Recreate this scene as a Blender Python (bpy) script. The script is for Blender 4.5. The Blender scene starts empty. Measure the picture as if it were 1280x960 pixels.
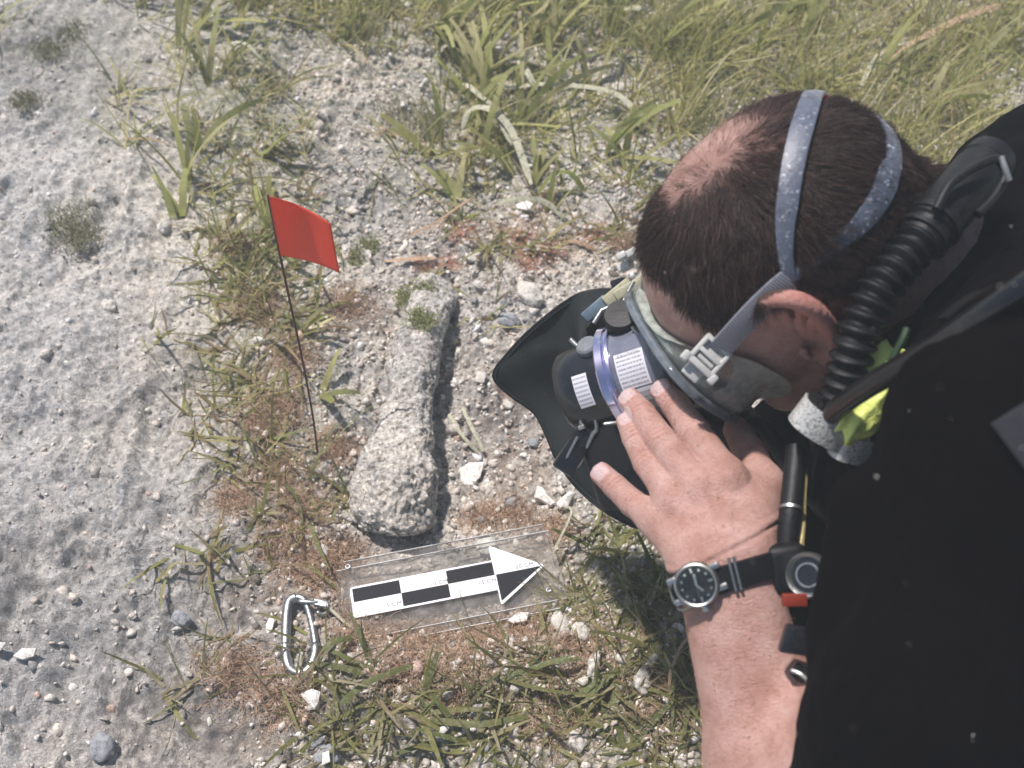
import bpy, bmesh, math, random
import numpy as np
from mathutils import Vector, Matrix, noise as mnoise

random.seed(7); rng = np.random.default_rng(7)
sc = bpy.context.scene
col = sc.collection

# ------------------------------------------------------------------ camera, sky, sun, exposure
CAM_H, PITCH, FPX = 0.98, math.radians(55), 1372.0
cd = bpy.data.cameras.new('camera'); cam = bpy.data.objects.new('camera', cd); col.objects.link(cam)
cam.location = (0, 0, CAM_H); cam.rotation_euler = (math.pi/2-PITCH, 0, 0)
cd.sensor_width = 36; cd.lens = 36*FPX/1280; cd.clip_start = 0.02; cd.clip_end = 500
cd.dof.use_dof = True; cd.dof.focus_distance = 0.93; cd.dof.aperture_fstop = 7
sc.camera = cam

SUN_DIR = Vector((-0.36, 0.36, 1.0)).normalized()        # towards the sun
w = bpy.data.worlds.new('World'); sc.world = w; w.use_nodes = True
nt = w.node_tree; sky = nt.nodes.new('ShaderNodeTexSky'); sky.sky_type = 'NISHITA'; sky.sun_disc = False
sky.sun_elevation = math.asin(SUN_DIR.z); sky.sun_rotation = math.atan2(SUN_DIR.x, SUN_DIR.y)
nt.links.new(sky.outputs[0], nt.nodes['Background'].inputs[0]); nt.nodes['Background'].inputs[1].default_value = 0.09
sd = bpy.data.lights.new('sun', 'SUN'); sd.energy = 5.0; sd.angle = math.radians(3.5); sd.color = (1.0, 0.93, 0.90)
sun = bpy.data.objects.new('sun', sd); col.objects.link(sun)
sun.rotation_euler = SUN_DIR.to_track_quat('Z', 'Y').to_euler(); sun.location = (-1, 1, 3)
sc.view_settings.view_transform = 'Standard'; sc.view_settings.look = 'None'
sc.view_settings.exposure = 0.22; sc.view_settings.gamma = 1.0
sc.cycles.use_denoising = True
sc.cycles.max_bounces = 8; sc.cycles.transparent_max_bounces = 16; sc.cycles.volume_bounces = 1

# ------------------------------------------------------------------ frames
CO = np.array([0, 0, CAM_H]); CX = np.array([1., 0, 0])
CF = np.array([0, math.cos(PITCH), -math.sin(PITCH)]); CU = np.array([0, math.sin(PITCH), math.cos(PITCH)])
def P(px, py, d):                      # viewer-aligned frame: right, up, distance ahead (metres)
    return np.array([(px-640)/FPX*d, (480-py)/FPX*d, d])
def c2w(c):
    c = np.asarray(c, float); return CO + c[..., 0:1]*CX + c[..., 1:2]*CU + c[..., 2:3]*CF
def c2wv(c):
    c = np.asarray(c, float); return c[..., 0:1]*CX + c[..., 1:2]*CU + c[..., 2:3]*CF
def w2c(p):
    q = np.asarray(p, float)-CO; return np.stack([q@CX, q@CU, q@CF], -1)
def pix(c):
    return 640+FPX*c[..., 0]/c[..., 2], 480-FPX*c[..., 1]/c[..., 2]
def pixw(p): return pix(w2c(p))
def G(px, py, z=0.0):
    dr = CF + CX*(px-640)/FPX + CU*(480-py)/FPX
    return CO + dr*((z-CAM_H)/dr[2])
def unit(v): v = np.asarray(v, float); return v/np.linalg.norm(v)
def sstep(a, b, x): t = np.clip((x-a)/(b-a), 0, 1); return t*t*(3-2*t)

# ------------------------------------------------------------------ numpy noise
def _h(i, j, k, s):
    n = (i.astype(np.int64)*374761393 + s*974634777 + 12345) & 0xffffffff
    n = ((n ^ (n >> 15))*2246822519) & 0xffffffff
    n = (n ^ (n >> 13)) + j.astype(np.int64)*668265263 & 0xffffffff
    n = ((n ^ (n >> 15))*1274126177) & 0xffffffff
    n = (n ^ (n >> 13)) + k.astype(np.int64)*1911520717 & 0xffffffff
    n = ((n ^ (n >> 16))*2246822519) & 0xffffffff
    return ((n ^ (n >> 15)) & 0xffffff)/float(0xffffff)
def vn(p, s=0):
    p = np.asarray(p, float); f = np.floor(p); i = f.astype(np.int64); t = p-f; t = t*t*t*(t*(t*6-15)+10); r = 0
    for a in (0, 1):
        for b in (0, 1):
            for c in (0, 1):
                wgt = (t[..., 0] if a else 1-t[..., 0])*(t[..., 1] if b else 1-t[..., 1])*(t[..., 2] if c else 1-t[..., 2])
                r = r + wgt*_h(i[..., 0]+a, i[..., 1]+b, i[..., 2]+c, s)
    return r*2-1
def fbm(p, o=4, s=0, g=.5):
    r = 0; a = 1; t = 0
    for k in range(o):
        r = r+a*vn(p*(2.03**k)+k*17.3, s+k); t += a; a *= g
    return r/t

# ------------------------------------------------------------------ objects
def prop(o, label=None, cat=None, group=None, kind=None):
    if label: o['label'] = label
    if cat: o['category'] = cat
    if group: o['group'] = group
    if kind: o['kind'] = kind
    return o
def wloc(o):
    v = np.zeros(3)
    while o is not None: v += np.array(o.location); o = o.parent
    return v
def thing(name, label, cat, loc=(0, 0, 0), group=None):
    o = bpy.data.objects.new(name, None); o.empty_display_size = .02; col.objects.link(o); o.location = tuple(loc)
    return prop(o, label, cat, group)
def mobj(name, V, Fc, mat, parent=None, smooth=True, base=None, attrs=None, mats=None, mi=None):
    """world-space vertices V, faces Fc (list or int array)"""
    V = np.asarray(V, float)
    me = bpy.data.meshes.new(name)
    loc = wloc(parent) if parent is not None else (np.array(base, float) if base is not None else np.zeros(3))
    Vl = V-loc
    if isinstance(Fc, np.ndarray):
        n, k = Fc.shape
        me.vertices.add(len(Vl)); me.vertices.foreach_set('co', Vl.astype(np.float32).ravel())
        me.loops.add(n*k); me.loops.foreach_set('vertex_index', Fc.astype(np.int32).ravel())
        me.polygons.add(n); me.polygons.foreach_set('loop_start', np.arange(0, n*k, k, dtype=np.int32))
        me.update(calc_edges=True)
    else:
        me.from_pydata([tuple(v) for v in Vl], [], [tuple(int(i) for i in f) for f in Fc])
    if smooth: me.polygons.foreach_set('use_smooth', np.ones(len(me.polygons), bool))
    if attrs:
        for nm, (ty, arr) in attrs.items():
            a = me.attributes.new(nm, ty, 'POINT')
            a.data.foreach_set('vector' if ty == 'FLOAT_VECTOR' else ('color' if ty == 'FLOAT_COLOR' else 'value'), np.asarray(arr, np.float32).ravel())
    if mats:
        for m in mats: me.materials.append(m)
        if mi is not None: me.polygons.foreach_set('material_index', np.asarray(mi, np.int32))
    else: me.materials.append(getattr(mat, 'm', mat))
    me.validate()
    o = bpy.data.objects.new(name, me); col.objects.link(o)
    if parent is not None: o.parent = parent
    else: o.location = tuple(loc)
    return o
def fixn(o):
    bm = bmesh.new(); bm.from_mesh(o.data); bmesh.ops.recalc_face_normals(bm, faces=bm.faces); bm.to_mesh(o.data); bm.free(); return o
def join(parts):
    V = []; F = []; n = 0
    for v, f in parts:
        V.append(np.asarray(v, float)); F += [tuple(i+n for i in q) for q in f]; n += len(v)
    return np.concatenate(V), F

# ------------------------------------------------------------------ shapes (return verts, faces)
def catmull(pts, n):
    pts = np.asarray(pts, float); q = np.vstack([2*pts[0]-pts[1], pts, 2*pts[-1]-pts[-2]]); out = []
    m = len(pts)-1
    for t in np.linspace(0, m, n):
        i = min(int(t), m-1); u = t-i; a, b, c, d = q[i], q[i+1], q[i+2], q[i+3]
        out.append(.5*((2*b)+(-a+c)*u+(2*a-5*b+4*c-d)*u*u+(-a+3*b-3*c+d)*u**3))
    return np.array(out)
def tube(path, r, ns=12, closed=False, caps=True):
    path = np.asarray(path, float); n = len(path); r = np.broadcast_to(np.asarray(r, float), (n,))
    T = np.gradient(path, axis=0) if not closed else (np.roll(path, -1, 0)-np.roll(path, 1, 0))
    T /= np.linalg.norm(T, axis=1)[:, None]
    u = np.cross(T[0], [0, 0, 1.]);
    if np.linalg.norm(u) < .1: u = np.cross(T[0], [0, 1., 0])
    u = unit(u); V = []; F = []
    for i in range(n):
        u = unit(u-T[i]*np.dot(u, T[i])); v = np.cross(T[i], u)
        for k in range(ns):
            a = 2*math.pi*k/ns; V.append(path[i]+r[i]*(math.cos(a)*u+math.sin(a)*v))
    m = n if closed else n-1
    for i in range(m):
        j = (i+1) % n
        for k in range(ns):
            F.append((i*ns+k, i*ns+(k+1) % ns, j*ns+(k+1) % ns, j*ns+k))
    if caps and not closed:
        F.append(tuple(range(ns-1, -1, -1))); F.append(tuple((n-1)*ns+k for k in range(ns)))
    return np.array(V), F
def lathe(center, axis, prof, ns=40, ref=None, a0=0, a1=None):
    """prof: list of (distance along axis, radius)"""
    A = unit(axis); ref = np.array([0, 0, 1.]) if ref is None else np.asarray(ref, float)
    u = ref-A*np.dot(ref, A)
    if np.linalg.norm(u) < .05: u = np.array([1., 0, 0])-A*A[0]
    u = unit(u); v = np.cross(A, u); V = []; F = []; full = a1 is None; n = ns if full else ns+1
    for (t, r) in prof:
        for k in range(n):
            a = 2*math.pi*k/ns if full else a0+(a1-a0)*k/ns
            V.append(center+A*t+r*(math.cos(a)*u+math.sin(a)*v))
    for i in range(len(prof)-1):
        for k in range(n if full else n-1):
            k2 = (k+1) % n; F.append((i*n+k, i*n+k2, (i+1)*n+k2, (i+1)*n+k))
    return np.array(V), F
def rbox(center, ax, half, bev=.001, seg=2):
    bm = bmesh.new(); bmesh.ops.create_cube(bm, size=2)
    for v in bm.verts: v.co = Vector((v.co.x*half[0], v.co.y*half[1], v.co.z*half[2]))
    if bev: bmesh.ops.bevel(bm, geom=list(bm.edges), offset=bev, segments=seg, profile=.5, affect='EDGES')
    A = np.array([unit(a) for a in ax]); V = np.array([np.array(v.co)@A for v in bm.verts])+np.asarray(center)
    bm.verts.index_update(); F = [tuple(v.index for v in f.verts) for f in bm.faces]; bm.free(); return V, F
def grid_faces(n, m, off=0):
    i, j = np.meshgrid(np.arange(n-1), np.arange(m-1), indexing='ij')
    a = i*m+j; return np.stack([a, a+m, a+m+1, a+1], -1).reshape(-1, 4)+off
_ico = {}
def ico(sub):
    if sub not in _ico:
        bm = bmesh.new(); bmesh.ops.create_icosphere(bm, subdivisions=sub, radius=1); bm.verts.index_update()
        _ico[sub] = (np.array([v.co[:] for v in bm.verts]), np.array([[v.index for v in f.verts] for f in bm.faces])); bm.free()
    return _ico[sub]

# ------------------------------------------------------------------ materials
class M_:
    def __init__(s, name):
        s.m = bpy.data.materials.new(name); s.m.use_nodes = True; s.t = s.m.node_tree; s.n = s.t.nodes; s.b = s.n['Principled BSDF']
        s.out = s.n['Material Output']; s.tc = s.n.new('ShaderNodeTexCoord')
    def node(s, ty, **k):
        n = s.n.new(ty)
        for a, b in k.items(): setattr(n, a, b)
        return n
    def lk(s, a, b): s.t.links.new(a, b)
    def noise(s, scale, detail=4, rough=.55, co=None, dist=0, d4=None):
        n = s.n.new('ShaderNodeTexNoise'); n.inputs['Scale'].default_value = scale; n.inputs['Detail'].default_value = detail
        n.inputs['Roughness'].default_value = rough; n.inputs['Distortion'].default_value = dist
        s.lk(co or s.tc.outputs['Object'], n.inputs['Vector']); return n.outputs['Fac']
    def ramp(s, fac, stops):
        r = s.n.new('ShaderNodeValToRGB'); e = r.color_ramp.elements
        while len(e) < len(stops): e.new(.5)
        for i, (p, c) in enumerate(stops): e[i].position = p; e[i].color = (*c, 1) if len(c) == 3 else c
        s.lk(fac, r.inputs[0]); return r.outputs[0]
    def mix(s, fac, a, b, mode='MIX'):
        n = s.n.new('ShaderNodeMix'); n.data_type = 'RGBA'; n.blend_type = mode
        for inp, v in ((n.inputs[0], fac), (n.inputs[6], a), (n.inputs[7], b)):
            if isinstance(v, (int, float)): inp.default_value = v
            elif isinstance(v, tuple): inp.default_value = (*v, 1)
            else: s.lk(v, inp)
        return n.outputs[2]
    def math(s, op, a, b=0.0, clamp=False):
        n = s.n.new('ShaderNodeMath'); n.operation = op; n.use_clamp = clamp
        for inp, v in ((n.inputs[0], a), (n.inputs[1], b)):
            if isinstance(v, (int, float)): inp.default_value = v
            else: s.lk(v, inp)
        return n.outputs[0]
    def attr(s, name):
        n = s.n.new('ShaderNodeAttribute'); n.attribute_name = name; return n
    def bump(s, h, dist=.001, st=1.0, prev=None):
        n = s.n.new('ShaderNodeBump'); n.inputs['Distance'].default_value = dist; n.inputs['Strength'].default_value = st
        s.lk(h, n.inputs['Height'])
        if prev: s.lk(prev, n.inputs['Normal'])
        s.lk(n.outputs[0], s.b.inputs['Normal']); return n.outputs[0]
    def col(s, c):
        if isinstance(c, tuple): s.b.inputs['Base Color'].default_value = (*c, 1)
        else: s.lk(c, s.b.inputs['Base Color'])
    def set(s, **k):
        for a, v in k.items(): s.b.inputs[a.replace('_', ' ')].default_value = v
        return s
def simple(name, c, rough=.5, metal=0, var=.15, vs=300, bump=0, bs=800, coat=0, spec=.5):
    m = M_(name); n = m.noise(vs, 4)
    m.col(m.ramp(n, [(.3, tuple(x*(1-var) for x in c)), (.7, tuple(min(1, x*(1+var)) for x in c))]))
    m.set(Roughness=rough, Metallic=metal); m.b.inputs['Coat Weight'].default_value = coat; m.b.inputs['Specular IOR Level'].default_value = spec
    if bump: m.bump(m.noise(bs, 5), bump)
    return m.m
def clear(name, tint=(.85, .9, .9), body=.12, bodycol=(.5, .55, .55), rough=.06, dirt=.3):
    m = M_(name); t = m.node('ShaderNodeBsdfTransparent'); t.inputs[0].default_value = (*tint, 1)
    m.col(m.ramp(m.noise(180, 5), [(.35, tuple(x*.6 for x in bodycol)), (.7, bodycol)])); m.set(Roughness=rough)
    m.b.inputs['Specular IOR Level'].default_value = .8
    fr = m.node('ShaderNodeFresnel'); fr.inputs[0].default_value = 1.45
    f = m.math('ADD', m.math('MULTIPLY', fr.outputs[0], .8), m.math('ADD', body, m.math('MULTIPLY', m.math('MULTIPLY', m.ramp(m.noise(60, 6), [(.5, (0, 0, 0)), (.75, (1, 1, 1))]), dirt), 1.0)), True)
    mx = m.node('ShaderNodeMixShader'); m.lk(f, mx.inputs[0]); m.lk(t.outputs[0], mx.inputs[1]); m.lk(m.b.outputs[0], mx.inputs[2])
    m.lk(mx.outputs[0], m.out.inputs[0]); return m.m

# seabed
def seabed_mat(name, obj_rock=False, k=1.0):
    m = M_(name); W = (1, 1, 1); K0 = (0, 0, 0)
    big = m.noise(6, 5, .6); mid = m.noise(34, 6, .68, dist=.5); fine = m.noise(170, 6, .7); grain = m.noise(640, 3, .6)
    c = m.ramp(big, [(.32, (.62, .56, .48)), (.48, (.78, .71, .62)), (.62, (.66, .61, .57))])
    mp = m.node('ShaderNodeMapping'); mp.inputs['Rotation'].default_value = (0, 0, -.25); mp.inputs['Scale'].default_value = (52, 15, 20); m.lk(m.tc.outputs['Object'], mp.inputs[0])
    st = m.noise(1, 6, .7, co=mp.outputs[0], dist=1.2)
    c = m.mix(m.ramp(st, [(.50, K0), (.60, (.8, .8, .8))]), c, (.43, .435, .44))
    c = m.mix(m.ramp(mid, [(.50, K0), (.60, W)]), c, (.86, .79, .70))
    c = m.mix(m.ramp(m.noise(21, 6, .7), [(.55, K0), (.64, (.7, .7, .7))]), c, (.50, .47, .43))
    c = m.mix(m.ramp(m.noise(13, 5, .7), [(.55, K0), (.66, (.4, .4, .4))]), c, (.62, .50, .43))
    c = m.mix(m.ramp(fine, [(.52, K0), (.60, W)]), c, (.90, .84, .76))
    c = m.mix(m.ramp(fine, [(.34, W), (.43, K0)]), c, (.30, .275, .24))
    c = m.mix(m.ramp(m.noise(88, 5, .72, dist=1), [(.34, W), (.41, K0)]), c, (.24, .22, .185))
    vo = m.node('ShaderNodeTexVoronoi'); vo.inputs['Scale'].default_value = 300; m.lk(m.tc.outputs['Object'], vo.inputs['Vector'])
    vs_ = m.node('ShaderNodeSeparateColor'); m.lk(vo.outputs['Color'], vs_.inputs[0])
    c = m.mix(.9, c, m.ramp(vs_.outputs[0], [(0, (.38, .36, .34)), (.22, (.85, .84, .82)), (.75, (1, 1, 1)), (1, (1.3, 1.28, 1.25))]), 'MULTIPLY')
    if not obj_rock:
        a = m.attr('cover'); sp = m.node('ShaderNodeSeparateColor'); m.lk(a.outputs['Color'], sp.inputs[0])
        nb = m.ramp(m.noise(75, 6, .75), [(.40, (.05, .05, .05)), (.56, (.85, .85, .85))])
        c = m.mix(m.math('MULTIPLY', sp.outputs[0], nb), c, (.33, .235, .17))
        c = m.mix(m.math('MULTIPLY', sp.outputs[1], nb), c, (.30, .31, .17))
        c = m.mix(m.math('MULTIPLY', sp.outputs[2], .35), c, (.45, .475, .51))
        a2 = m.attr('litter'); c = m.mix(m.math('MULTIPLY', a2.outputs['Fac'], m.ramp(m.noise(48, 6, .75, dist=.8), [(.42, (.1, .1, .1)), (.54, (.9, .9, .9))])), c, (.25, .225, .21))
    c = m.mix(1.0, c, m.ramp(m.noise(3.3, 4, .6), [(.35, (.74*k, .77*k, .80*k)), (.5, (.92*k, .94*k, .95*k)), (.62, (1.0*k, 1.0*k, .97*k))]), 'MULTIPLY')
    m.col(c); m.set(Roughness=.93); m.b.inputs['Specular IOR Level'].default_value = .12
    p = m.bump(mid, .011, .8); p = m.bump(fine, .005, 1.0, p); p = m.bump(grain, .0014, 1.0, p); m.bump(vs_.outputs[1], .0009, 1.0, p)
    return m.m
MAT_BED = seabed_mat('seabed'); MAT_CONC = seabed_mat('encrustation', True, 1.0)
def frag_mat(name, tint=(1, 1, 1), k=1.0):
    m = M_(name); a = m.attr('tone'); n = m.noise(400, 5, .7)
    m.col(m.mix(1.0, m.mix(m.ramp(n, [(.35, (0, 0, 0)), (.62, (1, 1, 1))]), (.45, .42, .38), (1, 1, 1)), a.outputs['Color'], 'MULTIPLY'))
    m.set(Roughness=.85); m.bump(n, .001); return m.m
MAT_FRAG = frag_mat('rubble_stone')
def leaf_mat(name):
    m = M_(name); a = m.attr('tone'); n = m.noise(260, 5, .7)
    c = m.mix(m.ramp(n, [(.50, (0, 0, 0)), (.64, (.75, .75, .75))]), a.outputs['Color'], (.42, .40, .27))
    c = m.mix(m.ramp(m.noise(60, 4), [(.5, (0, 0, 0)), (.7, (.4, .4, .4))]), c, (.20, .14, .06))
    m.col(c); m.set(Roughness=.6); m.bump(n, .0006)
    tr = m.node('ShaderNodeBsdfTranslucent'); m.lk(c, tr.inputs[0]); mx = m.node('ShaderNodeMixShader'); mx.inputs[0].default_value = .5
    m.lk(m.b.outputs[0], mx.inputs[1]); m.lk(tr.outputs[0], mx.inputs[2]); m.lk(mx.outputs[0], m.out.inputs[0]); return m.m
MAT_LEAF = leaf_mat('seagrass_leaf')
def pale_mat(name, c):
    m = M_(name); n = m.noise(220, 6, .75); m.col(m.ramp(n, [(.35, tuple(x*.45 for x in c)), (.5, c), (.7, tuple(min(1, x*1.25) for x in c))])); m.set(Roughness=.8); m.bump(n, .001); return m.m
MAT_DEAD = pale_mat('dead_leaf', (.40, .39, .28)); MAT_SHELL = pale_mat('shell_white', (.72, .68, .62)); MAT_GREY = pale_mat('grey_stone', (.27, .28, .29)); MAT_ROOT = pale_mat('root', (.40, .27, .17))
MAT_TAG = pale_mat('tag_disc', (.62, .62, .58))

# ------------------------------------------------------------------ terrain
def ground_h(x, y):
    x = np.asarray(x, float); y = np.asarray(y, float); z0 = np.zeros_like(x)
    q = np.stack([x, y, z0], -1)
    far = 1-sstep(1.5, 6, np.hypot(x, y))
    px, py = pixw(np.stack([x, y, z0], -1))
    rough = .6+.6*sstep(0, .5, vn(q*4+9, 3)*.5+.5)
    h = .012*vn(q*3.1, 1)+.008*vn(q*8+3, 2)+rough*(1-.25*sstep(-.15, -.4, x))*(.0070*fbm(q*22, 3, 5)+.0060*(np.abs(fbm(q*52, 3, 9))-.15)+.0024*vn(q*150, 14)-.005*sstep(.38, .55, vn(q*85, 17))*sstep(0, .4, vn(q*9, 18)))
    rid = 1-np.abs(fbm(q*np.array([30, 13, 1]), 4, 21)); h = h+.007*(rid**5)*rough
    # left bank: firmer crust with hollows, rising gently to the left
    h = h+.05*sstep(-.15, -.65, x)*far
    h = h-.012*np.clip(fbm(q*np.array([14, 9, 1])+5, 4, 31)-.18, 0, 1)*sstep(-.1, -.4, x)*4
    # streaked foot of the bank, bottom left
    s = sstep(-.22, -.45, x)*sstep(.62, .38, y)
    h = h+s*.024*np.abs(fbm(np.stack([x*34+y*9, y*9, z0], -1), 4, 41))
    # trench scraped round the find
    ax, ay = G(535, 370)[:2]; bx, by = G(492, 645)[:2]
    t = np.clip(((x-ax)*(bx-ax)+(y-ay)*(by-ay))/((bx-ax)**2+(by-ay)**2), 0, 1)
    dd = np.hypot(x-(ax+t*(bx-ax))-.02, y-(ay+t*(by-ay)))
    h = h-.013*np.exp(-(dd/.06)**2)+.006*np.exp(-((dd-.034)/.012)**2)
    # level place where the scale board lies
    cx, cy = G(565, 728)[:2]; db = np.hypot((x-cx)/1.35, (y-cy)/.8); k = np.exp(-(db/.085)**4)
    h = h*(1-k)+k*(-.004+.003*fbm(q*70, 3, 5))
    return h
def stretch(a, b, n0, far, n1):
    c = np.linspace(a, b, n0); st = c[1]-c[0]; g = (far/st)**(1/(n1-1)) if n1 > 1 else 1
    e = np.cumsum(st*1.22**np.arange(1, n1+1)); e = e*(1 if e[-1] > far else far/e[-1])
    return np.concatenate([a-e[::-1], c, b+e])
gx = stretch(-.86, .84, 610, 60, 44); gy = stretch(.18, 1.50, 530, 60, 44)
X, Y = np.meshgrid(gx, gy, indexing='ij'); H = ground_h(X, Y)
gp = np.stack([X, Y, H], -1).reshape(-1, 3)
gpx, gpy = pixw(gp)
def blob(px, py, cx, cy, rx, ry, ang=0):
    c, s = math.cos(math.radians(ang)), math.sin(math.radians(ang)); u = (px-cx)*c+(py-cy)*s; v = -(px-cx)*s+(py-cy)*c
    return np.exp(-((u/rx)**2+(v/ry)**2))
def brown_mask(px, py):
    r = 0
    for b in [(430, 730, 90, 70, 0), (570, 830, 200, 50, 0), (360, 600, 70, 60, 0), (620, 300, 110, 40, 0), (440, 400, 60, 40, 0), (640, 560, 60, 110, 0), (330, 740, 90, 60, 0), (720, 780, 160, 90, 0), (680, 690, 60, 40, 0), (360, 900, 200, 70, 0), (470, 800, 90, 60, 0), (560, 900, 300, 80, 0)]:
        r = np.maximum(r, blob(px, py, *b))
    return r
def green_mask(px, py):
    r = 0
    for b in [(700, 60, 420, 90, 0), (1000, 90, 300, 130, 0), (300, 150, 110, 200, -10), (335, 440, 75, 230, -8), (810, 730, 130, 120, 0), (640, 900, 260, 80, 0), (620, 190, 160, 80, 0), (90, 280, 40, 25, 20), (70, 60, 130, 60, 0), (120, 150, 80, 30, 20)]:
        r = np.maximum(r, blob(px, py, *b))
    return r
ok = (w2c(gp)[:, 2] > .3)
near = np.where(ok & (np.abs(gpx-640) < 1500) & (np.abs(gpy-480) < 1500), 1.0, 0.0)
cov = np.stack([brown_mask(gpx, gpy)*near, green_mask(gpx, gpy)*near*.8, sstep(330, 60, gpx)*near*.8, np.ones(len(gp))], -1)
bed = mobj('seabed', gp, grid_faces(len(gx), len(gy)), MAT_BED, attrs={'cover': ('FLOAT_COLOR', cov), 'litter': ('FLOAT', np.clip(blob(gpx, gpy, 260, 870, 190, 130)+.7*blob(gpx, gpy, 60, 70, 130, 80)+.5*blob(gpx, gpy, 180, 520, 120, 120)+.6*blob(gpx, gpy, 20, 720, 60, 110)+.6*blob(gpx, gpy, 620, 520, 60, 120)+.5*blob(gpx, gpy, 470, 240, 120, 50), 0, 1)*near)})
prop(bed, kind='structure')

def scatter(n, dens, zlift=0.0, box=(-60, -60, 1340, 1010)):
    """random ground points, uniform over the ground, thinned by dens(px, py)"""
    out = []; c = 0
    while c < n:
        x = rng.uniform(-.95, .95, 30000); y = rng.uniform(.2, 1.55, 30000)
        px, py = pixw(np.stack([x, y, 0*x], -1))
        k = (px > box[0]) & (px < box[2]) & (py > box[1]) & (py < box[3]) & (rng.random(30000) < dens(px, py))
        out.append(np.stack([x[k], y[k]], -1)); c += k.sum()
        if len(out) > 400: break
    xy = np.concatenate(out)[:n]; return np.column_stack([xy, ground_h(xy[:, 0], xy[:, 1])+zlift])

# loose rubble: shell and coral fragments nobody could count
def rubble(name, pts, size, mat, tones, flat=(.35, .9), sub=1, seed=1):
    V0, F0 = ico(sub); n = len(pts); r = np.random.default_rng(seed)
    q = r.normal(size=(n, 4)); q /= np.linalg.norm(q, axis=1)[:, None]; w_, x, y, z = q.T
    R = np.stack([1-2*(y*y+z*z), 2*(x*y-z*w_), 2*(x*z+y*w_), 2*(x*y+z*w_), 1-2*(x*x+z*z), 2*(y*z-x*w_), 2*(x*z-y*w_), 2*(y*z+x*w_), 1-2*(x*x+y*y)], -1).reshape(n, 3, 3)
    sc_ = np.stack([np.ones(n), r.uniform(.5, 1, n), r.uniform(*flat, n)], -1)*size[:, None]
    jit = 1+r.uniform(-.42, .42, (n, len(V0)))
    V = (V0[None]*jit[..., None])*sc_[:, None, :]; V = np.einsum('nij,nkj->nki', R, V)+pts[:, None, :]
    F = (F0[None]+np.arange(n)[:, None, None]*len(V0)).reshape(-1, 3)
    t = np.repeat(np.column_stack([tones, np.ones(n)]), len(V0), axis=0)
    return mobj(name, V.reshape(-1, 3), F, mat, smooth=False, attrs={'tone': ('FLOAT_COLOR', t)})
def tones(n, pal, wts, j=.12):
    pal = np.array(pal); i = rng.choice(len(pal), n, p=np.array(wts)/sum(wts)); return np.clip(pal[i]*(1+rng.normal(0, j, (n, 1))), .02, .9)
PAL = [(.80, .72, .63), (.62, .57, .51), (.36, .36, .36), (.62, .46, .38), (.20, .18, .15), (.90, .86, .80)]
n = 32000; pts = scatter(n, lambda px, py: .08+.65*sstep(260, 420, px)); s = rng.lognormal(math.log(.0019), .45, len(pts)).clip(.0008, .006)
prop(rubble('shell_rubble', pts+np.array([0, 0, .0004]), s, MAT_FRAG, tones(len(pts), PAL, [5, 4, 1.2, 1, .7, 3])), 'fine crushed shell and coral rubble strewn over the pale seabed', 'rubble', kind='stuff')
n = 950
def dens2(px, py): return np.clip(.03+.09*sstep(250, 450, px)+.8*blob(px, py, 640, 420, 130, 260)+.9*blob(px, py, 800, 860, 260, 90)+.6*blob(px, py, 560, 300, 120, 60)+.4*blob(px, py, 120, 840, 160, 120)+.4*blob(px, py, 450, 900, 250, 60), 0, 1)
pts = scatter(n, dens2); s = rng.lognormal(math.log(.0048), .35, len(pts)).clip(.003, .009)
prop(rubble('coral_gravel', pts+np.array([0, 0, .001]), s, MAT_FRAG, tones(len(pts), PAL, [5, 4, 1, .6, .3, 4]), flat=(.2, .6), sub=1, seed=5), 'coarser coral gravel and shell bits gathered in the hollows', 'gravel', kind='stuff')

# ------------------------------------------------------------------ seagrass
def blades(base, az, L, wd, lean, bend, seg=5, twist=None, tip=.25):
    n = len(base); t = np.linspace(0, 1, seg+1)[None, :]
    th = lean[:, None]+bend[:, None]*t               # angle from vertical along the blade
    ds = L[:, None]/seg
    hz = np.concatenate([np.zeros((n, 1)), np.cumsum(np.sin((th[:, 1:]+th[:, :-1])/2)*ds, 1)], 1)
    vz = np.concatenate([np.zeros((n, 1)), np.cumsum(np.cos((th[:, 1:]+th[:, :-1])/2)*ds, 1)], 1)
    azt = az[:, None]+(twist[:, None] if twist is not None else 0)*t
    d = np.stack([np.cos(az), np.sin(az), 0*az], -1)
    side0 = np.stack([-np.sin(az), np.cos(az), 0*az], -1)
    c = base[:, None, :]+hz[..., None]*d[:, None]+vz[..., None]*np.array([0, 0, 1.])+(np.sin(t*2.4)*0+(azt-az[:, None])*t*.25)[..., None]*L[:, None, None]*side0[:, None]
    wv = wd[:, None]*.5*(1-(1-tip)*t**3)*(1-.2*(t < .02))
    tw = (azt-az[:, None])*1.6
    nrm = np.cos(th)[..., None]*d[:, None]-np.sin(th)[..., None]*np.array([0, 0, 1.])
    side = np.cos(tw)[..., None]*side0[:, None]+np.sin(tw)[..., None]*nrm
    # keep above the ground
    V = np.stack([c-side*wv[..., None], c+side*wv[..., None]], 2)      # n, seg+1, 2, 3
    k = np.arange(n)[:, None]*(2*(seg+1))+np.arange(seg)[None]*2
    F = np.stack([k, k+1, k+3, k+2], -1).reshape(-1, 4)
    return V.reshape(-1, 3), F
def lift(V, c=.0015):
    h = ground_h(V[:, 0], V[:, 1])+c; V = V.copy(); V[:, 2] = np.maximum(V[:, 2], h); return V
GREENS = [(.33, .34, .09), (.43, .42, .13), (.23, .26, .08), (.52, .47, .20), (.40, .29, .15), (.60, .54, .33)]
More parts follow.
